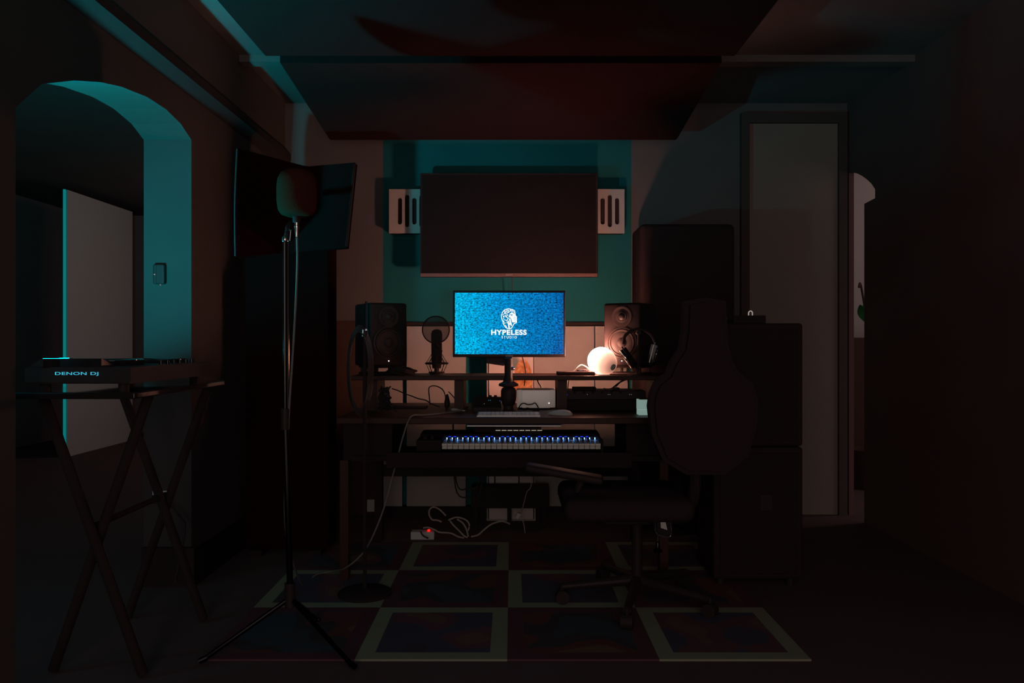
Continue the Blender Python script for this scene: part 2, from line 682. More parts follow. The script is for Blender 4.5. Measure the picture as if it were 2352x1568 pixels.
# left wall with its arch
arch = [(2.17, 0), (2.17, 1.70), (2.29, 1.805), (2.46, 1.872), (2.62, 1.92), (2.76, 1.95), (2.95, 1.974), (3.11, 1.976), (3.25, 1.957), (3.36, 1.918), (3.36, 0)]
poly = [(-0.6, 0)] + arch + [(YB + 0.2, 0), (YB + 0.2, ZC), (-0.6, ZC)]
mbl = MB().prism([(XL, y, z) for y, z in poly], (-TH, 0, 0))
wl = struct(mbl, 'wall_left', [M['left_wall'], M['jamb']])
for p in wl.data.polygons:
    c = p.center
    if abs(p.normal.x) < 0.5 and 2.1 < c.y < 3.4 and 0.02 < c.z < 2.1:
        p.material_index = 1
struct(MB().bx(XL - TH, XL + 0.02, 3.338, 3.36, 0, Z(1258, 3.34)).bx(XL, XL + 0.02, 3.36, YB, 0, 0.15), 'baseboard_left', M['black_matt'])
struct(MB().prism([(XL, 1.2, 2.10), (XL + 0.035, 1.2, 2.15), (XL + 0.035, 1.2, 2.19), (XL, 1.2, 2.23)], (0, YB - 1.2, 0)), 'trim_1', M['trim'])
struct(MB().bx(XL, XR, 3.95, 4.02, ZC - 0.035, ZC), 'trim_2', M['ceiling'])
# brown wainscot on the back wall, left of and right of the bay
struct(MB().bx(XL, xt0 - 0.01, YB - 0.02, YB, 0, Z(737, YB)).bx(xt0 - 0.03, xt0 - 0.01, YB - 0.035, YB, 0, Z(737, YB)), 'trim_3', M['wainscot'])
# dark rail on top of the white boards
struct(MB().bx(X(925, YB), xt1, YB - 0.03, YB, Z(748, YB), Z(740, YB)), 'trim_4', M['black_matt'])

# right wall with a narrow arched opening at its far end
ro = [(4.521, 0), (4.521, 1.847), (4.386, 1.855), (4.386, 1.905), (4.43, 1.945), (4.494, 1.985), (4.55, 2.015), (4.607, 2.04), (4.66, 2.058), (4.726, 2.07), (4.726, 0)]
poly = [(-0.6, 0)] + ro + [(YB, 0), (YB, ZC), (-0.6, ZC)]
struct(MB().prism([(XR, y, z) for y, z in poly], (0.03, 0, 0)), 'wall_right', M['right_wall'])
# rooms beyond
struct(MB().bx(-5.0, XL - TH, 9.0, 9.2, 0, ZC), 'wall_side_room', M['side_wall'])
struct(MB().bx(-5.0, -4.9, -0.6, 9.0, 0, ZC), 'wall_side_room_left', M['side_wall'])
struct(MB().bx(XR + 0.03, 5.0, 6.1, 6.3, 0, ZC), 'wall_right_room', M['plate'])

# tall flat door in the back wall at the right
d0, d1, dz = X(1718, YB), X(1922, YB), Z(285, YB)
dr = struct(MB().bx(d0, d1, YB - 0.012, YB, 0.0, dz), 'door_1', M['door_brown'])
o = MB().bx(d0 - 0.05, d0, YB - 0.035, YB, 0, dz + 0.06).bx(d1, d1 + 0.05, YB - 0.035, YB, 0, dz + 0.06).bx(d0, d1, YB - 0.035, YB, dz, dz + 0.06).build('door_frame', M['left_wall'], dr)
# white door standing in the side room
dw = struct(MB().bx(-4.085, -4.045, 7.1, 8.32, 0.0, 2.43), 'door_2', M['door_white'])
single(MB().rod((-4.062, 7.085, 0.0), (-4.062, 7.085, 2.43), 0.0115, n=14), 'light_tube', M['door_light'], 'thin upright cyan light tube along the edge of the white door in the side room', 'lamp', Vector((-4.062, 7.085, 0.0)))

# ------------------------------------------------------------------ rug
rug = MB().box((0, 0, 0), (2.0, 1.5, 0.008), 0.0035)
o = rug.build('rug', M['rug'])
for v in o.data.vertices:
    v.co += Vector((1.0, 0.75, 0.004))
o.location = (-1.016, 2.56, 0.0)
tag(o, 'patchwork rug of bordered squares with green, wine red and blue patches on the floor', 'rug')

# ------------------------------------------------------------------ ceiling clouds
def cloud(label, y0, z0, y1, z1, group):
    r = thing('acoustic_ceiling_panel', label, 'acoustic panel', (0.0, (y0 + y1) / 2, (z0 + z1) / 2), 0, group)
    xa, xb = X(607, 3.377), X(1690, 3.377)
    th = 0.06
    p = [(xa, y0, z0), (xa, y1, z1), (xa, y1, z1 + th), (xa, y0, z0 + th)]
    part(MB().prism(p, (xb - xa, 0, 0), 0.006, 2), 'panel', M['cloud'], r)
    for sx in (xa + 0.2, xb - 0.2):
        for t in (0.15, 0.85):
            y = y0 + (y1 - y0) * t
            z = z0 + (z1 - z0) * t + th - 0.01
            part(MB().rod((sx, y, z), (sx, y, ZC), 0.003, n=8), 'hanging_wire', M['frame_metal'], r)
    return r


cloud('dark felt ceiling panel nearest the camera, hanging level', 2.05, 2.285, 3.377, 2.285, 'dark hanging ceiling panels')
cloud('dark felt ceiling panel farther back, tilted down towards the wall above the television', 3.60, 2.333, 4.58, 2.232, 'dark hanging ceiling panels')

# ------------------------------------------------------------------ slotted board and television
bx0, bx1 = X(894, 4.68), X(1434, 4.68)
bz0, bz1 = Z(536, 4.68), Z(435, 4.68)
mb = MB()
t = bmesh.new()
loops = []


def ring(pts):
    vs = [t.verts.new((x, 0, z)) for x, z in pts]
    return [t.edges.new((vs[i], vs[(i + 1) % len(vs)])) for i in range(len(vs))]


ed = ring([(bx0, bz0), (bx1, bz0), (bx1, bz1), (bx0, bz1)])
slots = []
px = 1417.0
k = 0
while px > 905:
    slots.append((px, k % 2 == 1))
    px -= 16.6
    k += 1
for px, long in slots:
    r_ = 5.0 / F * 4.68
    xc = X(px, 4.68)
    za, zb = (Z(522, 4.68), Z(448, 4.68)) if long else (Z(516, 4.68), Z(455, 4.68))
    pts = []
    for a in range(0, 181, 30):
        pts.append((xc + r_ * math.cos(math.radians(a)), zb - r_ + r_ * math.sin(math.radians(a))))
    for a in range(180, 361, 30):
        pts.append((xc + r_ * math.cos(math.radians(a)), za + r_ + r_ * math.sin(math.radians(a))))
    ed += ring(pts)
bmesh.ops.triangle_fill(t, use_beauty=True, use_dissolve=False, edges=ed)
r = bmesh.ops.extrude_face_region(t, geom=list(t.faces))
bmesh.ops.translate(t, vec=(0, 0.018, 0), verts=[e for e in r['geom'] if isinstance(e, bmesh.types.BMVert)])
bmesh.ops.recalc_face_normals(t, faces=t.faces)
mb._add(t, Matrix.Translation((0, 4.67, 0)))
root = thing('slotted_board', 'white board with rows of long rounded slots, mounted on the wall behind the television', 'wall panel', ((bx0 + bx1) / 2, 4.70, bz0))
part(mb, 'slotted_front', M['plate'], root, smooth=False)
part(MB().bx(bx0 + 0.003, bx1 - 0.003, 4.69, YB, bz0 + 0.003, bz1 - 0.003), 'dark_core', M['black_matt'], root, label='dark hollow behind the slots')

dT = 4.58
tx0, tx1, tz0, tz1 = X(965, dT), X(1373, dT), Z(636, dT), Z(397, dT)
root = thing('television', 'large black flat television switched off, mounted on the teal wall', 'television', ((tx0 + tx1) / 2, dT, tz0))
part(MB().bx(tx0, tx1, dT, dT + 0.035, tz0, tz1, 0.004), 'casing', M['black_matt'], root)
part(MB().bx(tx0 + 0.011, tx1 - 0.011, dT - 0.002, dT + 0.004, tz0 + 0.024, tz1 - 0.011), 'screen', M['screen_off'], root, label='dark switched-off screen')
part(MB().bx(tx0 + 0.002, tx1 - 0.002, dT - 0.005, dT + 0.002, tz0 + 0.001, tz0 + 0.022, 0.002), 'lower_bezel', mat('brown_bezel', (0.17, 0.085, 0.08), 0.4), root)
part(text_mb('SONY', X(1170, dT), dT - 0.0055, tz0 + 0.012, 0.040, 0.0085, 0.0), 'lettering', M['logo_dim'], root)
part(MB().bx(-0.16, 0.14, dT + 0.03, 4.669, 1.62, 1.88), 'wall_bracket', M['frame_metal'], root)
part(MB().tube([(X(1176, 4.62), 4.61, tz0 + 0.02), (X(1176, 4.62), 4.63, tz0 - 0.08), (X(1178, 4.7), 4.70, tz0 - 0.25), (X(1178, 4.7), 4.70, 1.12)], 0.003), 'power_cord', M['cable_dark'], root)

# ------------------------------------------------------------------ white boards along the back wall, canvas
zt = Z(749, YB - 0.04)
for (pa, pb, lab) in ((870, 925, 'narrow white board at the foot of the back wall, under the left loudspeaker'),
                      (935, 1070, 'white board at the foot of the back wall, behind the microphone with the pop filter'),
                      (1226, 1364, 'wide white board at the foot of the back wall, right of the orange canvas'),
                      (1366, 1441, 'white board at the foot of the back wall, behind the glowing lamp')):
    single(MB().bx(X(pa, 4.71), X(pb, 4.71), 4.69, 4.72, 0.06, zt, 0.002), 'white_board', M['white'], lab, 'panel', Vector((X((pa + pb) / 2, 4.71), 4.705, 0.06)), 'white boards along the back wall')
struct(MB().bx(X(865, 4.7), xt1, 4.66, 4.749, 0, 0.059), 'baseboard_back', M['black_matt'])

dC = 4.58
ca, cb = X(1118, dC), X(1230, dC)
root = thing('canvas_picture', 'tall pale canvas with an orange rounded form, standing on the floor behind the desk', 'picture', (ca, dC + 0.02, 0.0))
part(MB().bx(ca, ca + 0.008, dC - 0.004, dC + 0.03, 0.0, 1.03).bx(cb - 0.008, cb, dC - 0.004, dC + 0.03, 0.0, 1.03).bx(ca + 0.008, cb - 0.008, dC - 0.004, dC + 0.03, 1.022, 1.03).bx(ca + 0.008, cb - 0.008, dC - 0.004, dC + 0.03, 0.0, 0.008), 'frame', M['white'], root)
part(MB().bx(ca + 0.013, cb - 0.013, dC + 0.004, dC + 0.02, 0.008, 1.022), 'canvas', M['art'], root)

# ------------------------------------------------------------------ desk
ZD = 0.72
root = thing('studio_desk', 'wide dark wooden studio desk with a raised shelf and a pull-out tray, on the rug', 'desk', (-0.03, 3.8, 0.008))
DX0, DX1 = -0.76, 0.70
part(MB().bx(DX0, DX1, 3.38, 4.20, ZD - 0.028, ZD, 0.004), 'worktop', M['wood'], root)
part(MB().bx(-0.755, 0.76, 3.66, 3.97, 0.868, 0.889, 0.003), 'raised_shelf', M['wood'], root)
for xx in (-0.665, -0.253, 0.24, 0.70):
    part(MB().bx(xx - 0.022, min(xx + 0.022, 0.70), 3.72, 3.95, ZD, 0.868), 'shelf_support', M['wood'], root)
for (xa, xb) in ((DX0 + 0.02, -0.525), (0.50, DX1 - 0.015)):
    part(MB().bx(xa, xb, 3.42, 3.80, 0.53, ZD - 0.028, 0.003), 'side_bay', M['black_matt'], root)
part(MB().bx(-0.52, 0.495, 3.24, 3.72, 0.535, 0.552, 0.002).bx(-0.52, 0.495, 3.225, 3.24, 0.528, 0.59, 0.002), 'keyboard_tray', M['black_matt'], root)
part(MB().bx(-0.70, 0.66, 3.395, 3.42, 0.53, 0.552), 'tray_rail', M['black_matt'], root)
for (xa, yy) in ((-0.735, 3.44), (-0.70, 4.12), (0.665, 3.44), (0.645, 4.12)):
    part(MB().bx(xa - 0.018, xa + 0.018, yy - 0.025, yy + 0.025, 0.008 if yy < 4 else 0.0, ZD - 0.028 if yy > 4 else 0.53), 'leg', M['wood'] if yy < 4 else M['black_matt'], root)
part(MB().bx(-0.68, 0.63, 4.11, 4.125, 0.34, 0.40), 'back_rail', M['black_matt'], root)

# ------------------------------------------------------------------ monitor
dM = 3.76
mx0, mx1, mz0, mz1 = X(1040, dM), X(1299, dM), Z(820, dM), Z(667, dM)
root = thing('computer_monitor', 'lit computer monitor with a blue wall wallpaper and a white studio logo', 'monitor', (X(1166, dM), 3.86, ZD))
part(MB().bx(mx0, mx1, dM, dM + 0.03, mz0, mz1, 0.003), 'casing', M['black'], root)
dS = dM - 0.001
scr = MB().bx(X(1045, dS), X(1294, dS), dS, dM + 0.004, Z(813, dS), Z(672, dS))
scr = part(scr, 'screen', M['screen'], root, label='lit screen with a blue rough-plaster picture')
dL = dS - 0.0008


def E(u, v, dd=0.0):
    p = W(1120 + u / 15.68, 690 + v / 15.68, dL - dd)
    return p


def stroke(mb, pts, w, dd=0.0):
    pts = [E(u, v, dd) for u, v in pts]
    w = w / 15.68 / F * dL / 2
    t = bmesh.new()
    for a, b in zip(pts, pts[1:]):
        d = (b - a).normalized()
        s = Vector((-d.z, 0, d.x)) * w
        e = d * w * 0.5
        q = [t.verts.new(p) for p in (a - e + s, b + e + s, b + e - s, a - e - s)]
        t.faces.new(q)
    mb._add(t)


def fill(mb, pts, dd=0.0):
    t = bmesh.new()
    f = t.faces.new([t.verts.new(E(u, v, dd)) for u, v in pts])
    bmesh.ops.triangulate(t, faces=[f])
    mb._add(t)


em = MB()
stroke(em, [(690, 305), (765, 295), (840, 315), (910, 330), (970, 370), (980, 440), (990, 480), (1000, 540), (1043, 590), (1032, 625), (1040, 660), (1034, 700), (1046, 760), (1028, 800), (950, 828), (910, 905), (865, 990), (800, 1015), (700, 1000), (640, 960), (595, 890), (558, 820), (560, 775), (525, 700), (502, 620), (495, 525), (540, 415), (600, 345), (690, 305)], 26)
fill(em, [(870, 415), (940, 460), (990, 505), (1040, 590), (1030, 650), (1038, 700), (1040, 765), (1000, 790), (890, 785), (850, 660), (810, 612), (750, 600), (770, 540), (800, 470)])
for pts, w in (([(650, 370), (638, 465), (750, 430), (830, 365), (890, 395)], 22), ([(560, 590), (620, 545), (720, 490)], 18), ([(560, 490), (640, 462)], 20),
               ([(640, 590), (740, 525)], 20), ([(635, 700), (700, 720), (738, 640), (650, 570)], 24), ([(600, 840), (640, 790)], 18), ([(690, 760), (702, 825)], 20),
               ([(705, 305), (680, 400), (755, 345), (735, 420)], 18), ([(800, 345), (880, 335), (950, 430)], 18), ([(570, 720), (600, 780)], 20), ([(640, 885), (690, 960)], 22),
               ([(600, 345), (612, 450)], 18), ([(540, 500), (590, 620)], 16), ([(560, 640), (610, 700)], 16)):
    stroke(em, pts, w)
fill(em, [(720, 745), (762, 715), (806, 1005), (752, 1005)])
fill(em, [(765, 645), (825, 652), (876, 880), (842, 935)])
fill(em, [(760, 805), (842, 795), (850, 865), (775, 872)])
sub(em, 'head_emblem', M['logo_screen'], scr, root, smooth=False)
en = MB()
for pts, w in (([(805, 512), (905, 508)], 22), ([(850, 530), (885, 545)], 26), ([(945, 625), (1010, 608)], 16), ([(950, 682), (1008, 676)], 12), ([(970, 712), (1005, 712)], 12), ([(955, 792), (1015, 772)], 12)):
    stroke(en, pts, w, 0.0004)
sub(en, 'face_lines', M['logo_blue'], scr, root, smooth=False)
sub(text_mb('HYPELESS', X(1169, dL), dL, Z(763, dL), 81.5 / F * dL, 12.2 / F * dL, 0.036, 0.0004, 1.12), 'title_lettering', M['logo_screen'], scr, root, smooth=False)
sub(text_mb('STUDIO', X(1169.5, dL), dL, Z(774.2, dL), 35 / F * dL, 5.6 / F * dL, 0.012, 0.0004, 1.5), 'subtitle_lettering', M['logo_screen'], scr, root, smooth=False)
part(MB().bx(X(1161, dM), X(1178, dM), dM - 0.001, dM + 0.004, Z(818, dM), Z(816, dM)), 'maker_mark', M['logo_dim'], root)
# stand: back plate, neck with its collar, foot
part(MB().prism([W(1117, 820, 3.80), W(1172, 820, 3.80), W(1172, 838, 3.80), W(1155, 840, 3.80), W(1117, 834, 3.80)], (0, 0.03, 0), 0.003), 'back_bracket', M['black'], root)
nk = MB()
nk.lathe([(0.0, 0.0), (0.036, 0.0), (0.036, 0.004), (0.024, 0.012), (0.022, 0.03), (0.03, 0.036), (0.036, 0.06), (0.036, 0.10), (0.030, 0.112), (0.022, 0.116), (0.046, 0.122), (0.046, 0.132), (0.026, 0.142), (0.019, 0.165), (0.019, 0.25), (0.0, 0.25)], 28, Matrix.Translation((X(1168, 3.66), 3.66, ZD)))
part(nk, 'neck', M['black'], root)
part(MB().bx(X(1160, 3.66), X(1176, 3.66), 3.675, 3.83, 0.945, 0.975), 'neck_arm', M['black'], root)
part(MB().rod(W(1176, 846, 3.63), W(1180, 846, 3.64), 0.008), 'clamp_knob', M['chrome'], root)

# ------------------------------------------------------------------ loudspeakers on their stands
def speaker(loc, rz, label, group):
    r = thing('loudspeaker', label, 'loudspeaker', loc, rz, group)
    w, dp, h = 0.19, 0.235, 0.306
    part(MB().box((0, 0, h / 2), (w, dp, h), 0.012, 3), 'cabinet', M['speaker'], r, False, smooth=True)
    f = -dp / 2

    def face(z, x=0.0):
        # local z of a lathe points out of the front (-y)
        return Matrix.Translation((x, f, z)) @ Matrix.Rotation(math.radians(90), 4, 'X')
    tw = part(MB().lathe([(0.051, -0.002), (0.051, 0.003), (0.047, 0.0035), (0.036, -0.0005), (0.026, 0.0012), (0.024, 0.004), (0.0215, 0.004)], 40, face(0.240)), 'waveguide', M['cone'], r, False)
    sub(MB().lathe([(0.0215, 0.002), (0.018, 0.002), (0.0165, 0.004), (0.012, 0.0085), (0.006, 0.0105), (0.0, 0.011)], 32, face(0.240)), 'tweeter_dome', M['black'], tw, r, False)
    wo = part(MB().lathe([(0.078, -0.002), (0.078, 0.003), (0.071, 0.005), (0.068, 0.0015), (0.064, 0.0065), (0.058, 0.0065), (0.055, 0.0025), (0.052, 0.0035), (0.03, 0.0012), (0.022, 0.0008), (0.0, 0.0008)], 48, face(0.115)), 'woofer', M['cone'], r, False)
    sub(MB().lathe([(0.024, 0.001), (0.019, 0.006), (0.011, 0.0095), (0.0, 0.0105)], 32, face(0.115)), 'dust_cap', M['rubber'], wo, r, False)
    part(MB().lathe([(0.0022, -0.001), (0.0022, 0.002), (0.0, 0.0025)], 12, face(0.026)), 'power_light', M['led_white'], r, False)
    return r


def speaker_stand(loc, rz, label, group):
    r = thing('loudspeaker_stand', label, 'stand', loc, rz, group)
    part(MB().box((0, 0, 0.0365), (0.17, 0.17, 0.009), 0.003), 'top_plate', M['black_matt'], r, False)
    part(MB().box((0, 0, 0.0045), (0.17, 0.17, 0.009), 0.003), 'base_plate', M['black_matt'], r, False)
    for sx in (-0.072, 0.072):
        for sy in (-0.068, 0.068):
            part(MB().rod((sx, sy, 0.009), (sx, sy, 0.032), 0.008, n=12), 'post', M['rubber'], r, False)
    return r


SLF = 0.889
spk_l = (X(874, 3.87), 3.87, SLF + 0.041)
spk_r = (X(1448, 3.87), 3.87, SLF + 0.041)
speaker(spk_l, math.radians(29), 'black studio loudspeaker at the left end of the desk shelf, in shade', 'studio loudspeakers')
speaker(spk_r, math.radians(-29), 'black studio loudspeaker at the right end of the desk shelf, lit pink by the lamp', 'studio loudspeakers')
speaker_stand((spk_l[0], spk_l[1], SLF), math.radians(29), 'low black stand under the left loudspeaker', 'loudspeaker stands')
speaker_stand((spk_r[0], spk_r[1], SLF), math.radians(-29), 'low black stand under the right loudspeaker', 'loudspeaker stands')

# ------------------------------------------------------------------ egg lamp
lc = W(1386, 831, 3.72)
ax = Vector((-0.58, 0.72, 0.34)).normalized()       # foot points to the front and down
L_ = 0.150
root = thing('egg_lamp', 'glowing white egg-shaped glass lamp lying tilted on the desk shelf', 'lamp', (lc.x, lc.y, SLF))
foot = lc - ax * (L_ * 0.47)
q = Vector((0, 0, 1)).rotation_difference(ax)
prof = []
for k in range(0, 25):
    a = math.pi * k / 24
    zz = (1 - math.cos(a)) / 2
    rr = 0.0655 * math.sin(a) * (1.0 + 0.10 * (zz - 0.5) * 2)
    prof.append((max(rr, 0.0), zz * L_))
prof = [(0.0, 0.004), (0.016, 0.004)] + [p for p in prof if p[0] > 0.017 or p[1] > 0.1]
sh = MB().lathe(prof, 48).build('glass_shade', M['lamp'], root)
sh.location = foot - Vector(root.location)
sh.rotation_mode = 'QUATERNION'
sh.rotation_quaternion = q
cap = MB().lathe([(0.0, -0.004), (0.006, -0.004), (0.0065, 0.0), (0.015, 0.001), (0.016, 0.0045), (0.0, 0.0045)], 24).build('foot_cap', M['white_plastic'], root)
cap.location = foot - Vector(root.location)
cap.rotation_mode = 'QUATERNION'
cap.rotation_quaternion = q
part(MB().lathe([(0.0, 0.0), (0.030, 0.0), (0.030, 0.004), (0.018, 0.009), (0.0, 0.009)], 28, Matrix.Translation((lc.x + 0.004, lc.y, SLF))), 'base_ring', M['white_plastic'], root)
part(MB().tube([W(1357, 852, 3.76), W(1346, 842, 3.77), W(1334, 838, 3.78), W(1322, 846, 3.80), W(1312, 857, 3.86), W(1309, 862, 4.03), (X(1306, 4.04), 4.04, 0.84), (X(1302, 4.06), 4.06, 0.76), (X(1306, 4.1), 4.10, 0.724)], 0.0028), 'cord', M['white_plastic'], root)

# ------------------------------------------------------------------ things on the shelf
single(MB().bx(X(1280, 3.72), X(1366, 3.72), 3.70, 3.80, SLF, SLF + 0.017, 0.003), 'flat_black_case', M['cloth'], 'flat black felt-topped case at the shelf edge left of the glowing lamp', 'case', Vector((X(1325, 3.72), 3.76, SLF)))
root = thing('pocket_interface', 'tiny black device with cyan lights on top of the felt case', 'electronics', (X(1338, 3.75), 3.75, SLF + 0.017))
part(MB().bx(X(1325, 3.75), X(1351, 3.75), 3.74, 3.775, SLF + 0.0172, SLF + 0.027, 0.002), 'body', M['black'], root)
for pxx, mk in ((1332, 'led_cyan'), (1335, 'led_cyan'), (1343, 'led_blue'), (1348, 'dim_glow')):
    part(MB().box((X(pxx, 3.74), 3.7395, SLF + 0.022), (0.002, 0.002, 0.002)), 'indicator_light', M[mk], root)

# small crumpled pouch in front of the left loudspeaker
mb = MB()
t = bmesh.new()
bmesh.ops.create_icosphere(t, subdivisions=4, radius=1.0)
rnd = random.Random(3)
for v in t.verts:
    n = 0.16 * math.sin(5 * v.co.x + 2.1) * math.cos(4 * v.co.y + 1) + 0.10 * math.sin(9 * v.co.z + 6 * v.co.x)
    v.co *= (1 + n)
    v.co.z = max(v.co.z, -0.62)
    v.co.x *= 0.062 * (1.0 + (0.25 * max(0, v.co.x) * (1 - abs(v.co.z))))
    v.co.y *= 0.045
    v.co.z *= 0.026
pz = min(v.co.z for v in t.verts)
mb._add(t, Matrix.Translation((X(918, 3.75), 3.75, SLF - pz)))
single(mb, 'small_pouch', M['black_matt'], 'small crumpled black pouch lying on the shelf in front of the left loudspeaker', 'pouch', Vector((X(918, 3.75), 3.75, SLF)), smooth=True)

# condenser microphone with pop filter
dm = 3.82
mxp = X(1003, dm)
root = thing('desk_microphone', 'dark condenser microphone with a round pop filter standing on the desk shelf', 'microphone', (mxp, dm, SLF))
part(MB().lathe([(0, 0), (0.034, 0), (0.034, 0.006), (0.012, 0.012), (0.012, 0.03), (0, 0.03)], 28, Matrix.Translation((mxp, dm, SLF))), 'base', M['black_matt'], root)
part(MB().lathe([(0, 0.028), (0.021, 0.030), (0.024, 0.05), (0.026, 0.07), (0.026, 0.15), (0.024, 0.158), (0.027, 0.165), (0.027, 0.20), (0.022, 0.214), (0.01, 0.22), (0, 0.221)], 32, Matrix.Translation((mxp, dm, SLF))), 'body', M['black_matt'], root)
mount = part(MB().tube([(mxp + 0.053 * math.cos(a), dm + 0.053 * math.sin(a), SLF + 0.054) for a in [2 * math.pi * k / 20 for k in range(20)]], 0.0045, closed=True, sub=2).tube([(mxp + 0.036 * math.cos(a), dm + 0.036 * math.sin(a), SLF + 0.010) for a in [2 * math.pi * k / 20 for k in range(20)]], 0.0035, closed=True, sub=2), 'shock_mount', M['black_matt'], root)
sp = MB()
for k in range(8):
    a = 2 * math.pi * k / 8
    sp.rod((mxp + 0.052 * math.cos(a), dm + 0.052 * math.sin(a), SLF + 0.054), (mxp + 0.026 * math.cos(a + .2), dm + 0.026 * math.sin(a + .2), SLF + 0.098), 0.0016, n=6)
    sp.rod((mxp + 0.052 * math.cos(a), dm + 0.052 * math.sin(a), SLF + 0.054), (mxp + 0.034 * math.cos(a + .2), dm + 0.034 * math.sin(a + .2), SLF + 0.012), 0.0016, n=6)
sub(sp, 'elastic_cords', M['cable_dark'], mount, root)
pmt = Matrix.Translation((X(1001, 3.74), 3.745, Z(757, 3.745))) @ Matrix.Rotation(math.radians(90), 4, 'X')
pfo = part(MB().tube([pmt @ Vector((0.0645 * math.cos(a), 0.0645 * math.sin(a), 0.0)) for a in [2 * math.pi * k / 24 for k in range(24)]], 0.0035, closed=True, sub=3), 'pop_filter', M['black_matt'], root)
t = bmesh.new()
bmesh.ops.create_circle(t, cap_ends=True, segments=40, radius=0.0625)
pn = MB()
pn._add(t, pmt)
sub(pn, 'filter_net', M['net'], pfo, root)
part(MB().tube([(X(1003, 3.745), 3.75, Z(790, 3.745)), (X(1012, 3.75), 3.77, Z(805, 3.745)), (mxp + 0.028, dm - 0.02, SLF + 0.115)], 0.003), 'filter_arm', M['black_matt'], root)

# headphones on their stand
hx, hd = X(1466, 3.71), 3.71
hz = SLF
root = thing('headphone_stand', 'thin black headphone stand in front of the right loudspeaker', 'stand', (hx, hd, hz))
part(MB().lathe([(0, 0), (0.05, 0), (0.05, 0.004), (0.046, 0.007), (0, 0.007)], 32, Matrix.Translation((hx, hd, hz))), 'base', M['black'], root)
part(MB().rod((hx, hd, hz + 0.006), (hx, hd, Z(766, hd)), 0.0045, n=12), 'post', M['black'], root)
part(MB().rod((hx, hd - 0.02, Z(764, hd)), (hx, hd + 0.03, Z(764, hd)), 0.010, n=16), 'cradle', M['black'], root)
root = thing('headphones', 'black over-ear headphones with shiny edges hanging on the thin stand', 'headphones', (hx, hd, Z(764, hd)))
hb = MB()
hb.tube([W(1431, 790, hd), W(1434, 774, hd), W(1446, 762, hd), W(1466, 756, hd), W(1486, 761, hd), W(1500, 775, hd), W(1505, 792, hd)], 0.0075, 10)
part(hb, 'headband', M['rubber'], root)
for (pa, pb, tilt) in ((W(1427, 796, hd), W(1462, 846, hd), 1), (W(1503, 786, hd), W(1490, 838, hd), -1)):
    ctr = (pa + pb) / 2
    dirv = (pb - pa).normalized()
    ang = math.atan2(dirv.x, -dirv.z)
    mt = Matrix.Translation(ctr) @ Matrix.Rotation(-ang, 4, 'Y')
    t1 = MB()
    tb = bmesh.new()
    bmesh.ops.create_cube(tb, size=1)
    bmesh.ops.scale(tb, vec=(0.030, 0.055, (pb - pa).length), verts=tb.verts)
    bmesh.ops.bevel(tb, geom=list(tb.edges), offset=0.012, segments=4, affect='EDGES')
    t1._add(tb, mt)
    t1.smooth = True
    cup = part(t1, 'ear_cup', M['gloss'], root)
    t2 = MB().tube([mt @ Vector((-0.017 * tilt, 0.028 * math.cos(a), (pb - pa).length * 0.42 * math.sin(a))) for a in [2 * math.pi * k / 16 for k in range(16)]], 0.003, closed=True, sub=2)
    sub(t2, 'cup_ring', M['chrome'], cup, root)
part(MB().tube([W(1462, 846, hd), W(1462, 856, hd), (X(1452, 3.71), 3.72, SLF + 0.0035), (X(1420, 3.71), 3.71, SLF + 0.0035), (X(1392, 3.71), 3.715, SLF + 0.0035), (X(1375, 3.8), 3.80, SLF + 0.0035)], 0.0022), 'cord', M['cable_dark'], root)

# ------------------------------------------------------------------ things on the worktop
# desktop computer
dA = 3.78
ax0, ax1 = X(1187, dA), X(1276, dA)
root = thing('desktop_computer', 'silver box-shaped desktop computer with rounded corners on the worktop below the monitor', 'computer', ((ax0 + ax1) / 2, dA + 0.095, ZD))
t = bmesh.new()
bmesh.ops.create_cube(t, size=1)
bmesh.ops.scale(t, vec=(ax1 - ax0, 0.19, 0.086), verts=t.verts)
bmesh.ops.bevel(t, geom=[e for e in t.edges if abs(e.verts[0].co.z - e.verts[1].co.z) > 0.01], offset=0.025, segments=8, affect='EDGES')
bmesh.ops.bevel(t, geom=[e for e in t.edges if abs(e.verts[0].co.z - e.verts[1].co.z) < 1e-5 and len(e.link_faces) == 2 and e.calc_face_angle() > 1], offset=0.0025, segments=2, affect='EDGES')
mb = MB()
mb._add(t, Matrix.Translation(((ax0 + ax1) / 2, dA + 0.095, ZD + 0.051)))
part(mb, 'body', M['silver'], root, smooth=True)
part(MB().lathe([(0, 0), (0.075, 0), (0.08, 0.008), (0, 0.008)], 32, Matrix.Translation(((ax0 + ax1) / 2, dA + 0.095, ZD))), 'foot', M['rubber'], root)
part(MB().lathe([(0.0022, -0.001), (0.0022, 0.0012), (0, 0.0015)], 12, Matrix.Translation((X(1261, dA), dA, Z(925.5, dA))) @ Matrix.Rotation(math.radians(90), 4, 'X')), 'power_light', M['led_white'], root)

# sloping audio interface at the left of the monitor foot
dI = 3.66
root = thing('audio_interface', 'black sloping audio interface with small blue lights left of the monitor foot', 'audio interface', (X(1124, dI), dI + 0.06, ZD))
ia, ib = X(1088, dI), X(1150, dI)
part(MB().prism([(ia, dI, ZD), (ia, dI + 0.14, ZD), (ia, dI + 0.14, ZD + 0.062), (ia, dI + 0.05, ZD + 0.062), (ia, dI, ZD + 0.02)], (ib - ia, 0, 0), 0.002), 'body', M['black'], root)
for (pxx, tt, mk) in ((1122, 0.75, 'led_cyan'), (1126, 0.75, 'led_cyan'), (1148, 0.7, 'led_blue'), (1112, 0.4, 'dim_glow')):
    part(MB().box((X(pxx, dI), dI + 0.05 * tt - 0.001, ZD + 0.02 + 0.042 * tt), (0.0045 if mk == 'led_blue' else 0.0022, 0.004, 0.0022)), 'indicator_light', M[mk], root)
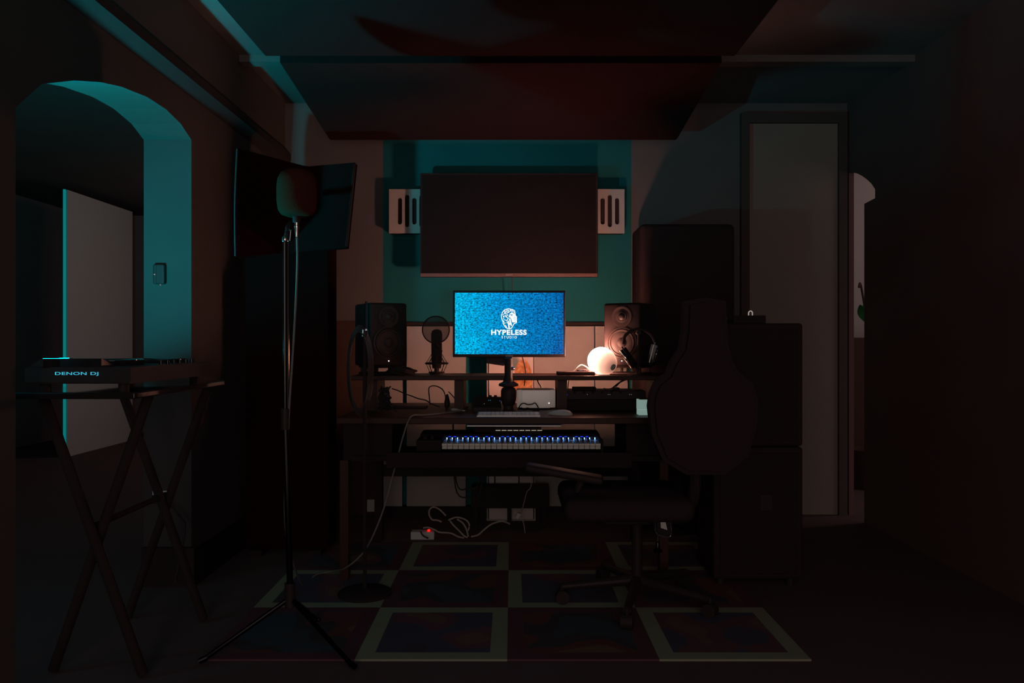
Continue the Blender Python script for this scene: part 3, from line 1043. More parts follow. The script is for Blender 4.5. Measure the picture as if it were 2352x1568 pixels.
for k in range(4):
    part(MB().lathe([(0.008, 0), (0.007, 0.010), (0, 0.010)], 16, Matrix.Translation((ia + 0.025 + k * 0.025, dI + 0.09, ZD + 0.062))), 'knob', M['black_matt'], root)

# rack units at the right
dR = 3.76
ra_, rb_ = X(1300, dR), X(1498, dR)
root = thing('rack_device', 'upper of two stacked black rack units on the desk, with tiny white lights', 'audio equipment', ((ra_ + rb_) / 2, dR + 0.09, ZD + 0.050), 0, 'rack units')
part(MB().bx(ra_, 0.645, dR, dR + 0.20, ZD + 0.0505, ZD + 0.092, 0.002), 'casing', M['black'], root)
for pxx in (1349, 1397, 1401, 1446, 1450):
    part(MB().box((X(pxx, dR), dR - 0.0005, Z(905.5, dR)), (0.0022, 0.002, 0.0022)), 'indicator_light', M['dim_glow'], root)
part(MB().box((X(1301, dR), dR - 0.0005, Z(906, dR)), (0.008, 0.002, 0.004)), 'blue_light', M['led_blue'], root)
for k in range(6):
    part(MB().rod((X(1320 + 21 * k, dR), dR - 0.010, Z(901, dR)), (X(1320 + 21 * k, dR), dR + 0.002, Z(901, dR)), 0.006, n=14), 'knob', M['black_matt'], root)
root = thing('rack_device', 'lower of two stacked black rack units on the desk, with one green light', 'audio equipment', ((ra_ + rb_) / 2, dR + 0.08, ZD), 0, 'rack units')
part(MB().bx(ra_ - 0.004, 0.65, dR - 0.02, dR + 0.20, ZD, ZD + 0.050, 0.002), 'casing', M['black_matt'], root)
part(MB().box((X(1465, dR - 0.02), dR - 0.0205, Z(924, dR - 0.02)), (0.0045, 0.002, 0.0045)), 'indicator_light', M['led_green'], root)
part(MB().box((X(1306, dR - 0.02), dR - 0.0205, Z(926, dR - 0.02)), (0.036, 0.0015, 0.004)), 'name_plate', M['rubber'], root)
single(MB().bx(X(1316, 3.80), X(1369, 3.80), 3.79, 3.86, ZD + 0.0925, ZD + 0.107, 0.002), 'small_black_box', M['black_matt'], 'small flat black box lying on the upper rack unit behind the lamp', 'electronics', Vector((X(1342, 3.80), 3.82, ZD + 0.0925)))
single(MB().bx(X(1409, 3.80), X(1424, 3.80), 3.80, 3.85, ZD + 0.0925, ZD + 0.105, 0.003).tube([W(1414, 888, 3.83), W(1424, 878, 3.84), W(1436, 866, 3.9), (X(1440, 4.03), 4.03, 0.90), (X(1442, 4.05), 4.05, 1.0)], 0.003), 'plug_adapter', M['black'], 'small black plug with a lead on the right of the upper rack unit', 'plug', Vector((X(1416, 3.80), 3.82, ZD + 0.0925)))

# pale box at the right end, light on it put in as glow
dB = 3.50
root = thing('pale_mint_box', 'small pale mint box with painted-on glow at the right end of the worktop', 'box', (X(1482, dB), dB + 0.03, ZD))
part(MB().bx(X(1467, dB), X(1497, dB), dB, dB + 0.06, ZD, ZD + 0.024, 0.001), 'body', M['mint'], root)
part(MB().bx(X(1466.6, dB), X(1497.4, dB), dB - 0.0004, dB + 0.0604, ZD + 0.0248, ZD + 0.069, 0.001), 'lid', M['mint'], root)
part(MB().bx(X(1470, dB), X(1494, dB), dB + 0.004, dB + 0.055, ZD + 0.0692, ZD + 0.073), 'wooden_inlay', M['wood'], root)

# keyboard and mouse
dK = 3.43
ka, kb = X(1095, dK), X(1241, dK)
root = thing('computer_keyboard', 'slim silver computer keyboard on the worktop in front of the monitor', 'keyboard', ((ka + kb) / 2, dK + 0.055, ZD))
part(MB().prism([(ka, dK, ZD), (ka, dK + 0.112, ZD), (ka, dK + 0.112, ZD + 0.011), (ka, dK, ZD + 0.004)], (kb - ka, 0, 0), 0.0012), 'base', M['silver'], root)
mb = MB()
for r_ in range(5):
    n = 14
    for c_ in range(n):
        if r_ == 0 and 3 < c_ < 9:
            if c_ == 4:
                w0, w1 = ka + 0.006 + 4 * 0.0191, ka + 0.006 + 9 * 0.0191 - 0.003
            else:
                continue
        else:
            w0 = ka + 0.006 + c_ * 0.0191
            w1 = w0 + 0.0161
        y0 = dK + 0.006 + r_ * 0.0205
        zz = ZD + 0.004 + 0.007 * (y0 + 0.008 - dK) / 0.112
        mb.bx(w0, w1, y0, y0 + 0.0172, zz, zz + 0.0025)
part(mb, 'keys', M['keycaps'], root)
root = thing('computer_mouse', 'flat silver-white computer mouse right of the slim keyboard', 'mouse', (X(1287, 3.50), 3.50, ZD))
mb = MB()
t = bmesh.new()
bmesh.ops.create_uvsphere(t, u_segments=28, v_segments=14, radius=1)
for v in t.verts:
    z = v.co.z
    v.co = Vector((v.co.x * 0.032, v.co.y * 0.057, max(z, -0.1) * 0.021 * (1 - 0.25 * v.co.y)))
pz = min(v.co.z for v in t.verts)
mb._add(t, Matrix.Translation((X(1287, 3.50), 3.50, ZD + 0.001 - pz)) @ Matrix.Rotation(math.radians(68), 4, 'Z'))
part(mb, 'shell', M['white_plastic'], root, smooth=True)

# ------------------------------------------------------------------ piano keyboard on the tray
dP = 3.335
kw = 0.02345
px0 = X(1014.5, dP)
TR = 0.552
root = thing('midi_keyboard', 'black piano keyboard with glowing blue key lights on the pull-out tray', 'keyboard', (-0.02, 3.45, TR))
bl, br = X(966, 3.50), px0 + 29 * kw + 0.012
ZK = 0.614
part(MB().prism([(bl, 3.33, TR), (bl, 3.62, TR), (bl, 3.62, 0.641), (bl, 3.56, 0.641), (bl, 3.49, 0.636), (bl, 3.468, 0.629), (bl, 3.466, 0.592), (bl, 3.33, 0.575)], (br - bl, 0, 0), 0.002), 'body', M['black_matt'], root)
part(MB().bx(bl, px0 - 0.003, 3.34, 3.47, 0.58, 0.628, 0.003), 'wheel_panel', M['black_matt'], root)
part(MB().bx(px0 + 29 * kw + 0.001, br, 3.335, 3.47, 0.575, 0.628, 0.003), 'end_cheek', M['black_matt'], root)
for k in range(2):
    part(MB().rod((bl + 0.028 + 0.03 * k, 3.40, 0.622), (bl + 0.040 + 0.03 * k, 3.40, 0.622), 0.02, n=20), 'wheel', M['rubber'], root)
keys = []
for k in range(29):
    x0 = px0 + k * kw
    m_ = MB()
    m_.bx(x0 + 0.0006, x0 + kw - 0.0006, dP, 3.465, ZK - 0.010, ZK, 0.0008, 1)
    m_.bx(x0 + 0.0012, x0 + kw - 0.0012, dP + 0.004, dP + 0.012, ZK - 0.024, ZK - 0.0115)
    keys.append(part(m_, 'white_key', M['key_white'], root))
pat = [1, 1, 0, 1, 1, 1, 0]     # a black key after c d f g a
for k in range(28):
    if pat[k % 7]:
        xc = px0 + (k + 1) * kw
        part(MB().prism([(xc - 0.0055, 3.382, ZK), (xc + 0.0055, 3.382, ZK), (xc + 0.0048, 3.385, ZK + 0.011), (xc - 0.0048, 3.385, ZK + 0.011)], (0, 0.08, 0), 0.0008), 'black_key', M['black'], root)
for k in range(29):
    xc = px0 + (k + 0.5) * kw
    part(MB().box((xc, 3.466, ZK + 0.0055), (0.0022, 0.004, 0.0075)), 'key_light', M['key_led'], root, label='bright white-blue key light')
for k in range(28):
    if pat[k % 7]:
        xc = px0 + (k + 1) * kw
        part(MB().box((xc, 3.4685, ZK + 0.0140), (0.011, 0.003, 0.003)), 'key_light', M['key_led_blue'], root, label='small deep blue key light')
part(MB().bx(X(1090, 3.55), X(1243, 3.55), 3.53, 3.612, 0.6395, 0.6635, 0.002), 'display_hump', M['black_matt'], root)
for k in range(8):
    xa = X(1138.5 + k * 13.7, 3.52)
    part(MB().box((xa + 0.0105, 3.5265, 0.6485), (0.0215, 0.004, 0.0026)), 'pad_light', M['pad_led'], root)
single(MB().bx(X(1073, 3.56), X(1288, 3.56), 3.53, 3.60, 0.6640, 0.6725, 0.002), 'silver_tablet', M['silver'], 'slim silver tablet lying across the back of the piano keyboard under the worktop', 'tablet', Vector((X(1180, 3.55), 3.565, 0.664)))

# ------------------------------------------------------------------ cables and small things at the back of the worktop
def cable(name, pts, r, m, label, cat='cable', group=None, n=8):
    p0 = Vector(pts[0])
    return single(MB().tube(pts, r, n), name, m, label, cat, p0, group)


zc = ZD + 0.003
cable('black_cable', [W(900, 892, 3.95), W(915, 897, 3.95), W(930, 904, 3.95), W(945, 909, 3.95), W(960, 915, 3.93), W(978, 919, 3.92), (X(990, 3.9), 3.90, ZD + 0.02), (X(1010, 3.9), 3.90, zc)], 0.003, M['cable_dark'], 'wavy black cable running right from the cable tangle at the left of the worktop', group='black cables on the desk')
cable('black_cable', [(X(988, 4.05), 4.05, zc), W(986, 910, 4.04), W(985, 892, 4.04), W(992, 886, 4.04), W(1004, 887, 4.04), W(1016, 894, 4.03), W(1022, 905, 4.02), (X(1024, 4.0), 4.00, ZD + 0.03)], 0.003, M['cable_dark'], 'black cable looping up in a tall arch below the desk microphone', group='black cables on the desk')
cable('black_cable', [W(1030, 899, 4.0), W(1036, 905, 4.0), W(1044, 914, 3.99), (X(1056, 3.96), 3.96, zc), (X(1075, 3.9), 3.9, zc)], 0.003, M['cable_dark'], 'black cable sloping down from the small upright plug to the desk', group='black cables on the desk')
single(MB().lathe([(0, 0), (0.014, 0), (0.015, 0.02), (0.011, 0.04), (0.007, 0.055), (0.004, 0.062), (0, 0.062)], 20, Matrix.Translation((X(1027, 3.98), 3.98, ZD))), 'upright_plug', M['black'], 'small black plug standing upright on the worktop left of the middle support', 'plug', Vector((X(1027, 3.98), 3.98, ZD)))
single(MB().bx(X(905, 3.88), X(980, 3.88), 3.85, 3.92, ZD, ZD + 0.010, 0.002), 'flat_black_device', M['black'], 'flat black device lying on the left of the worktop beside the cable tangle', 'electronics', Vector((X(940, 3.88), 3.88, ZD)))
# tangle of leads at the left support
rnd = random.Random(11)
mb = MB()
for s in range(7):
    pts = []
    for k in range(9):
        a = k * 1.5 + s
        pts.append((X(881, 3.62) + 0.032 * math.cos(a) * (0.6 + 0.4 * rnd.random()), 3.66 + 0.02 * math.sin(a * 1.3), ZD + 0.004 + 0.105 * (k / 8) + 0.01 * rnd.random()))
    mb.tube(pts, 0.0032, 6, 5)
mb.tube([(X(868, 3.64), 3.66, ZD + 0.10), (X(880, 3.64), 3.67, 0.80), (X(892, 3.66), 3.67, 0.77), (X(902, 3.66), 3.66, 0.735), (X(912, 3.66), 3.65, zc)], 0.003, 6)
tag(mb.build('cable_tangle', M['cable_dark'], None, Vector((X(881, 3.62), 3.66, ZD))), 'bunched tangle of black leads in front of the left shelf support', 'cables', None, 'stuff')
# leads round the computer
cable('black_cable', [W(1200, 820, 3.92), W(1206, 845, 3.92), W(1207, 862, 4.05), W(1204, 885, 4.0)], 0.0026, M['cable_dark'], 'black lead hanging from the monitor in front of the orange canvas', group='black cables on the desk')
cable('black_cable', [W(1231, 858, 4.04), W(1236, 878, 4.02), (X(1243, 4.0), 4.0, ZD + 0.09), (X(1243, 4.0), 4.02, ZD + 0.02)], 0.0026, M['cable_dark'], 'short black lead dropping behind the silver desktop computer', group='black cables on the desk')
cable('black_cable', [(X(1189, 3.72), 3.72, zc), W(1196, 929, 3.72), W(1204, 926, 3.73), W(1212, 929, 3.72), W(1222, 928, 3.72), W(1230, 926, 3.72), (X(1238, 3.71), 3.71, ZD + 0.004), (X(1226, 3.7), 3.70, zc), (X(1212, 3.72), 3.73, ZD + 0.012), (X(1202, 3.72), 3.74, zc)], 0.0026, M['cable_dark'], 'knotted black cable in front of the silver desktop computer', group='black cables on the desk')
cable('pale_cable', [(X(1145, 3.6), 3.60, zc), (X(1155, 3.64), 3.64, zc), (X(1175, 3.68), 3.68, zc), (X(1192, 3.68), 3.68, zc), (X(1204, 3.64), 3.64, zc), (X(1210, 3.6), 3.60, zc)], 0.0028, M['cable_grey'], 'pale curved cable lying between the slim keyboard and the computer')
cable('black_cable', [W(1437, 872, 3.98), W(1420, 880, 3.93), W(1402, 893, 3.88), (X(1386, 3.88), 3.88, ZD + 0.097)], 0.003, M['cable_dark'], 'black lead slanting down from the shelf onto the rack units', group='black cables on the desk')
root = thing('white_earbud_case', 'pale oval case with a short lead on the left of the worktop', 'case', (X(1044, 3.72), 3.72, ZD))
part(MB().lathe([(0, 0), (0.016, 0.001), (0.019, 0.006), (0.014, 0.011), (0, 0.012)], 24, Matrix.Translation((X(1044, 3.72), 3.72, ZD))), 'shell', M['white_plastic'], root)
part(MB().tube([(X(1050, 3.72), 3.715, ZD + 0.006), (X(1058, 3.7), 3.70, ZD + 0.004), (X(1068, 3.69), 3.69, ZD + 0.003)], 0.0028), 'lead', M['white_plastic'], root)

# ------------------------------------------------------------------ under the desk
zu = ZD - 0.030
for (pa, pb, pc) in (((1048, 1105), (1075, 1121), (1102, 1100)), ((1046, 1118), (1078, 1141), (1104, 1125))):
    cable('hanging_cable', [(X(1040, 4.15), 4.15, zu), W(pa[0], pa[1], 4.15), W(pb[0], pb[1], 4.15), W(pc[0], pc[1], 4.15), (X(1112, 4.15), 4.15, zu)], 0.004, M['cable_dark'], 'black cable sagging under the back of the desk, %s' % ('upper of the two loops' if pa[1] < 1110 else 'lower of the two loops'), group='cables hanging under the desk')
for pxx, zend, lab in ((1134, 0.24, 'black cable hanging straight under the desk, left of the other straight one'), (1190, 0.24, 'black cable hanging straight under the desk, right of the other straight one')):
    cable('hanging_cable', [(X(pxx, 4.16), 4.16, zu), (X(pxx + 1, 4.18), 4.18, 0.45), (X(pxx + 2, 4.2), 4.25, 0.33), (X(pxx + 2, 4.4), 4.44, 0.2295)], 0.0035, M['cable_dark'], lab, group='cables hanging under the desk')
cable('thin_pale_cable', [(X(1228, 4.15), 4.15, zu), W(1222, 1100, 4.17), W(1210, 1130, 4.2), W(1202, 1160, 4.25), W(1196, 1180, 4.3)], 0.003, M['cable_white'], 'pale thin lead slanting down to the white adapter under the desk')
root = thing('equipment_box', 'low black equipment box standing on the floor under the desk', 'electronics', (X(1172, 4.45), 4.48, 0.0))
part(MB().bx(X(1082, 4.42), X(1262, 4.42), 4.42, 4.545, 0.105, 0.225, 0.004), 'casing', M['black_matt'], root)
for pxx in (1092, 1170, 1250):
    part(MB().bx(X(pxx - 5, 4.42), X(pxx + 5, 4.42), 4.44, 4.52, 0.0, 0.105), 'foot', M['black_matt'], root)
# power strip and white leads
dp_ = 4.15
root = thing('power_strip', 'white power strip with a red switch light on the floor under the desk', 'power strip', (X(971, dp_), dp_, 0.0))
part(MB().bx(X(944, dp_), X(998, dp_), dp_ - 0.02, dp_ + 0.04, 0.0, 0.042, 0.004), 'body', M['white_plastic'], root)
part(MB().bx(X(982, dp_), X(988, dp_), dp_ - 0.012, dp_ + 0.006, 0.042, 0.052, 0.002), 'switch', M['led_red'], root)
part(MB().tube([W(966, 1220, dp_ - 0.03), W(972, 1230, dp_ - 0.045), W(984, 1236, dp_ - 0.05)], 0.004), 'black_plug_lead', M['cable_dark'], root)
zf = 0.012
def FP(px, py):
    """point on the rug under a photo pixel"""
    d = F * (HCAM - zf) / (py - CY)
    return Vector((X(px, d), d, zf))


def H(px, py, d):
    return W(px, py, d)


ww = M['cable_white']
cable('white_cable', [H(972, 1212, 4.12), H(984, 1211, 4.12), H(998, 1216, 4.12), H(1010, 1222, 4.12), H(1035, 1224, 4.13), H(1052, 1232, 4.12), H(1066, 1235, 4.12)], 0.0045, ww, 'white cable leading right from the power strip', group='white cables on the floor')
cable('white_cable', [H(1024, 1184, 4.18), H(1010, 1170, 4.18), H(996, 1164, 4.18), H(987, 1170, 4.18), H(986, 1182, 4.18), H(993, 1193, 4.16), H(1004, 1194, 4.15), H(1014, 1198, 4.14)], 0.0045, ww, 'white cable raised in a high loop behind the power strip', group='white cables on the floor')
cable('white_cable', [H(1030, 1194, 4.15), H(1046, 1188, 4.15), H(1062, 1190, 4.15), H(1074, 1197, 4.15), H(1078, 1208, 4.14), H(1074, 1222, 4.13), H(1076, 1232, 4.12)], 0.0045, ww, 'white cable in a wide drooping coil right of the power strip', group='white cables on the floor')
cable('white_cable', [H(1034, 1196, 4.15), H(1042, 1206, 4.14), H(1056, 1220, 4.13), H(1066, 1230, 4.12), H(1074, 1234, 4.12)], 0.0045, ww, 'white cable crossing the coil diagonally', group='white cables on the floor')
cable('white_cable', [H(1050, 1192, 4.15), H(1062, 1200, 4.14), H(1070, 1212, 4.13), H(1075, 1228, 4.12)], 0.0045, ww, 'short inner white cable of the coil', group='white cables on the floor')
cable('white_cable', [H(1082, 1232, 4.12), H(1098, 1228, 4.12), H(1112, 1216, 4.13), H(1128, 1204, 4.14), H(1148, 1197, 4.14), H(1160, 1198, 4.14), H(1171, 1203, 4.12)], 0.0045, ww, 'long white cable rising to the right in a wave', group='white cables on the floor')
root = thing('white_adapter', 'small white plug-in adapter on its lead under the desk, near the chair', 'adapter', (X(1190, 4.3), 4.3, Z(1192, 4.3)))
part(MB().box(W(1190, 1184, 4.3), (0.022, 0.022, 0.034), 0.003, rot=(0, 0.5, 0)), 'body', M['white_plastic'], root)
part(MB().tube([W(1196, 1180, 4.3), W(1199, 1190, 4.29), W(1203, 1203, 4.28), (X(1206, 4.24), 4.24, 0.010)], 0.003), 'lead', ww, root)
single(MB().bx(X(843, 4.72), X(860, 4.72), 4.718, 4.73, Z(1175, 4.72), Z(1147, 4.72), 0.002), 'wall_socket', M['white_plastic'], 'white wall socket low on the brown wainscot left of the desk leg', 'socket', Vector((X(851, 4.72), 4.725, Z(1175, 4.72))))

# ------------------------------------------------------------------ recording microphone, screen and stand at the left
dV = 2.62
sxp = X(661, dV)
root = thing('microphone_stand', 'tall black tripod microphone stand with chrome clamps at the left of the rug', 'microphone stand', (sxp, dV, 0.008))
part(MB().rod((X(667, dV), dV, 0.20), (X(655, dV), dV, 0.78), 0.0105, n=20), 'lower_tube', M['pole'], root)
part(MB().rod((X(655, dV), dV, 0.78), (X(654, dV), dV, Z(556, dV)), 0.0075, n=20), 'upper_tube', M['pole'], root)
part(MB().rod((X(660.5, dV), dV + 0.004, 0.55), (X(661, dV), dV + 0.004, Z(545, dV)), 0.004, n=12), 'thin_rod', M['pole'], root)
part(MB().rod((X(655, dV), dV, 0.755), (X(655, dV), dV, 0.825), 0.015, n=20), 'height_clutch', M['black'], root)
part(MB().lathe([(0, 0), (0.010, 0), (0.012, 0.004), (0.012, 0.014), (0.009, 0.018), (0, 0.018)], 20, Matrix.Translation((X(656, dV), dV - 0.006, Z(556, dV)))), 'chrome_clamp', M['chrome'], root)
part(MB().rod(W(665.5, 553, dV - 0.01), W(667.5, 530, dV - 0.01), 0.0022, n=10).rod(W(664, 529, dV - 0.01), W(670, 529, dV - 0.01), 0.002, n=8), 'tee_handle', M['chrome'], root)
part(MB().rod((X(666.5, dV), dV, 0.16), (X(666, dV), dV, 0.24), 0.018, n=20), 'leg_collar', M['black'], root)
for a in (200, 330, 85):
    a = math.radians(a)
    part(MB().rod((X(667, dV), dV, 0.19), (X(667, dV) + 0.27 * math.cos(a), dV + 0.27 * math.sin(a), 0.022), 0.008, n=12).rod((X(667, dV) + 0.26 * math.cos(a), dV + 0.26 * math.sin(a), 0.026), (X(667, dV) + 0.285 * math.cos(a), dV + 0.285 * math.sin(a), 0.017), 0.0095, n=12), 'leg', M['pole'], root)
part(MB().tube([W(656, 556, dV), W(662, 520, dV + 0.02), W(678, 505, dV + 0.09), W(700, 470, dV + 0.22)], 0.008), 'mounting_arm', M['black'], root)

# curved isolation screen: tall arc open to the camera
root = thing('isolation_screen', 'wide black curved sound screen behind the foam-covered microphone', 'acoustic screen', (X(690, 2.9), 2.9, Z(560, 2.9)))
mb = MB()
t = bmesh.new()
cols = []
N_ = 18
for k in range(N_ + 1):
    s = k / N_
    pxx = 545 + (815 - 545) * s
    bow = math.sin(math.pi * s)
    d = 2.72 + 0.20 * bow + 0.03 * s
    ytop = 340 + 42 * min(1, s * 1.7) - 9 * max(0, s - 0.6) * 2.5
    pbot = pxx - (20 * s if s > 0.5 else 10 * s)
    ybot = 590 - 22 * s
    a = W(pxx, ytop, d)
    b = W(pbot, ybot, d)
    row = []
    for off in (0.0, 0.045):
        row.append((t.verts.new(a + Vector((0, off, 0))), t.verts.new(b + Vector((0, off, 0)))))
    cols.append(row)
for c0, c1 in zip(cols, cols[1:]):
    (f0a, f0b), (k0a, k0b) = c0
    (f1a, f1b), (k1a, k1b) = c1
    t.faces.new((f0a, f1a, f1b, f0b))
    t.faces.new((k0a, k0b, k1b, k1a))
    t.faces.new((f0a, k0a, k1a, f1a))
    t.faces.new((f0b, f1b, k1b, k0b))
for c0 in (cols[0], cols[-1]):
    t.faces.new((c0[0][0], c0[0][1], c0[1][1], c0[1][0]))
bmesh.ops.recalc_face_normals(t, faces=t.faces)
mb._add(t)
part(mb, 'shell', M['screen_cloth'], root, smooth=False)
part(MB().tube([W(815, 376, 2.757), W(806, 470, 2.757), W(796, 566, 2.757)], 0.005), 'edge_rim', M['wood'], root)
part(MB().tube([W(545, 342, 2.718), W(540, 470, 2.718), W(541, 588, 2.718)], 0.004), 'edge_rim', M['black'], root)

# microphone in its foam cover
dF = 2.62
root = thing('recording_microphone', 'studio microphone in a big rounded brown foam cover on the left stand', 'microphone', (X(682, dF), dF, Z(512, dF)))
mb = MB().lathe([(0.0, 0.0), (0.035, 0.0), (0.052, 0.006), (0.062, 0.022), (0.066, 0.05), (0.066, 0.10), (0.063, 0.125), (0.052, 0.146), (0.035, 0.156), (0.0, 0.158)], 40, Matrix.Translation((X(682, dF), dF, Z(497, dF))))
part(mb, 'foam_cover', M['foam'], root)
part(MB().lathe([(0.0, 0.0), (0.012, 0.0), (0.013, 0.005), (0.013, 0.022), (0.0, 0.022)], 24, Matrix.Translation((X(681, dF), dF, Z(511, dF)))), 'body_end', M['black'], root)

root = thing('microphone_cable', 'long grey microphone cable with a chrome connector, hanging down to the floor', 'cable', (X(680, dF), dF, 0.012))
part(MB().lathe([(0.0, 0.0), (0.0055, 0.0), (0.0065, 0.012), (0.0085, 0.028), (0.0095, 0.031), (0.0095, 0.036), (0.0075, 0.038), (0.0075, 0.052), (0.0, 0.052)], 24, Matrix.Translation((X(681.5, dF), dF, Z(544, dF)))), 'connector', M['chrome'], root)
d_f = 3.15
pts = [W(682, 543, dF), W(683, 600, dF), W(679, 700, dF), W(672, 820, dF), W(664, 940, dF), W(658, 1060, dF + 0.02), W(654, 1150, dF + 0.06), W(656, 1215, dF + 0.15), W(664, 1262, dF + 0.35), (X(690, 3.3), 3.33, 0.0135), (X(730, 3.5), 3.47, 0.0135),
       (X(762, 3.5), 3.50, 0.02), W(795, 1303, 3.36), W(835, 1268, 3.34), W(862, 1218, 3.33), W(884, 1160, 3.33), W(900, 1100, 3.33), W(912, 1055, 3.33), W(925, 1005, 3.34), W(938, 966, 3.36), W(950, 953, 3.385), (X(972, 3.45), 3.45, ZD + 0.0045), (X(1000, 3.5), 3.50, ZD + 0.0045), (X(1030, 3.58), 3.58, ZD + 0.0045), (X(1060, 3.66), 3.66, ZD + 0.0045)]
part(MB().tube(pts, 0.0036, 10), 'cable', M['cable_grey'], root)

# black boom stand beside the left loudspeaker
dH = 3.22
root = thing('boom_stand', 'thin black boom stand with a clamp, in front of the left loudspeaker', 'stand', (X(838, dH), dH, 0.008))
bxp = X(838, dH)
part(MB().lathe([(0, 0), (0.11, 0), (0.11, 0.010), (0.10, 0.016), (0.02, 0.026), (0, 0.026)], 40, Matrix.Translation((bxp, dH, 0.008))), 'base', M['black_matt'], root)
part(MB().rod((bxp, dH, 0.03), (bxp, dH, Z(762, dH)), 0.008, n=16), 'lower_tube', M['black_matt'], root)
part(MB().rod(W(841, 760, dH), W(841, 692, dH), 0.0048, n=16), 'upper_tube', M['pole'], root)
part(MB().lathe([(0, 0), (0.013, 0), (0.014, 0.02), (0.010, 0.03), (0, 0.03)], 20, Matrix.Translation((bxp, dH, Z(772, dH)))), 'clutch', M['black'], root)
part(MB().rod(W(833, 772, dH - 0.01), W(834, 757, dH - 0.01), 0.004, n=12), 'wing_screw', M['chrome'], root)
part(MB().lathe([(0, 0), (0.006, 0), (0.006, 0.006), (0, 0.008)], 14, Matrix.Translation((X(842, dH), dH - 0.008, Z(759, dH)))), 'set_screw', M['chrome'], root)
mb = MB()
for s in range(4):
    cc = W(826, 850, dH)
    mb.tube([cc + Vector(((0.040 + 0.004 * s) * math.cos(a), -0.012 + 0.008 * s, (0.16 + 0.008 * s) * math.sin(a))) for a in [2 * math.pi * k / 18 for k in range(18)]], 0.004, 6, closed=True, sub=3)
single(mb, 'cable_coil', M['cable_dark'], 'coiled black cable hanging from the boom stand clamp', 'cable', W(826, 930, dH))

# black standing absorbers
root = thing('standing_absorber', 'tall black cloth-covered absorber standing at the left wall behind the sound screen', 'acoustic panel', (X(655, 3.84), 3.9, 0.0), 0, 'tall black absorbers')
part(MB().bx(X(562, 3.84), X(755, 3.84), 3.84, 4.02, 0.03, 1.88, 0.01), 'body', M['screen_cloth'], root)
for pxx in (590, 725):
    part(MB().bx(X(pxx - 15, 3.84), X(pxx + 15, 3.84), 3.81, 4.05, 0.0, 0.03), 'foot', M['black_matt'], root)
dQ = 4.30
root = thing('standing_absorber', 'tall black cloth-covered absorber against the back wall right of the right loudspeaker', 'acoustic panel', (X(1580, dQ), dQ + 0.15, 0.0), 0, 'tall black absorbers')
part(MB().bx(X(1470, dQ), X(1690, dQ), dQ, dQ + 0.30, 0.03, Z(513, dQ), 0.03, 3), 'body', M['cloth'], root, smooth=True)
for pxx in (1500, 1660):
    part(MB().bx(X(pxx - 15, dQ), X(pxx + 15, dQ), dQ + 0.02, dQ + 0.28, 0.0, 0.03), 'foot', M['black_matt'], root)

# ------------------------------------------------------------------ dj player on its stand, in the arch
dJ = 2.36
jx0, jx1 = X(56, dJ), X(300, dJ)
ZJ = 0.90
root = thing('dj_table', 'narrow black table on crossed legs standing in the left archway', 'table', ((jx0 + jx1) / 2, 2.7, 0.0))
part(MB().bx(X(8, 2.30), X(286, 2.30) + 0.03, 2.30, 3.02, ZJ - 0.02, ZJ, 0.004), 'table_top', M['gloss'], root)
for yy in (2.42, 2.90):
    part(MB().rod((jx0 + 0.02, yy, ZJ - 0.02), (jx1 - 0.0, yy + 0.02, 0.01), 0.016, n=14), 'leg', M['black_matt'], root)
    part(MB().rod((jx1 + 0.01, yy + 0.035, ZJ - 0.02), (jx0 + 0.02, yy + 0.055, 0.01), 0.016, n=14), 'leg', M['black_matt'], root)
part(MB().rod(((jx0 + jx1) / 2, 2.42, 0.47), ((jx0 + jx1) / 2, 2.96, 0.47), 0.01, n=12), 'cross_bar', M['black_matt'], root)

root = thing('dj_player', 'black disc-jockey player with a cyan-lit name on its edge, on the archway table', 'dj equipment', ((jx0 + jx1) / 2, 2.68, ZJ))
zt_ = Z(843, dJ)
part(MB().prism([(jx0, dJ, ZJ + 0.022), (jx1, dJ, ZJ + 0.022), (jx1 + 0.002, 2.98, ZJ + 0.022), (jx0, 2.98, ZJ + 0.022)], (0, 0, zt_ - ZJ - 0.022), 0.004), 'body', M['black'], root)
for (xx, yy) in ((jx0 + 0.04, dJ + 0.04), (jx1 - 0.04, dJ + 0.04), (jx0 + 0.04, 2.93), (jx1 - 0.04, 2.93)):
    part(MB().lathe([(0, 0), (0.016, 0), (0.016, 0.022), (0, 0.022)], 16, Matrix.Translation((xx, yy, ZJ))), 'foot', M['rubber'], root)
part(text_mb('DENON DJ', X(176.5, dJ), dJ - 0.0008, Z(858.5, dJ), 99 / F * dJ, 9.0 / F * dJ, 0.0, 0.0006, 1.05), 'lettering', M['logo_cyan'], root, smooth=False)
jw = part(MB().lathe([(0, 0), (0.105, 0), (0.108, 0.004), (0.108, 0.018), (0.100, 0.022), (0.0, 0.022)], 48, Matrix.Translation(((jx0 + jx1) / 2 - 0.01, dJ + 0.20, zt_))), 'jog_wheel', M['gloss'], root)
part(MB().lathe([(0, 0), (0.085, 0), (0.088, 0.004), (0.088, 0.013), (0.080, 0.017), (0.0, 0.017)], 48, Matrix.Translation(((jx0 + jx1) / 2 + 0.02, 2.88, zt_))), 'jog_wheel', M['gloss'], root)
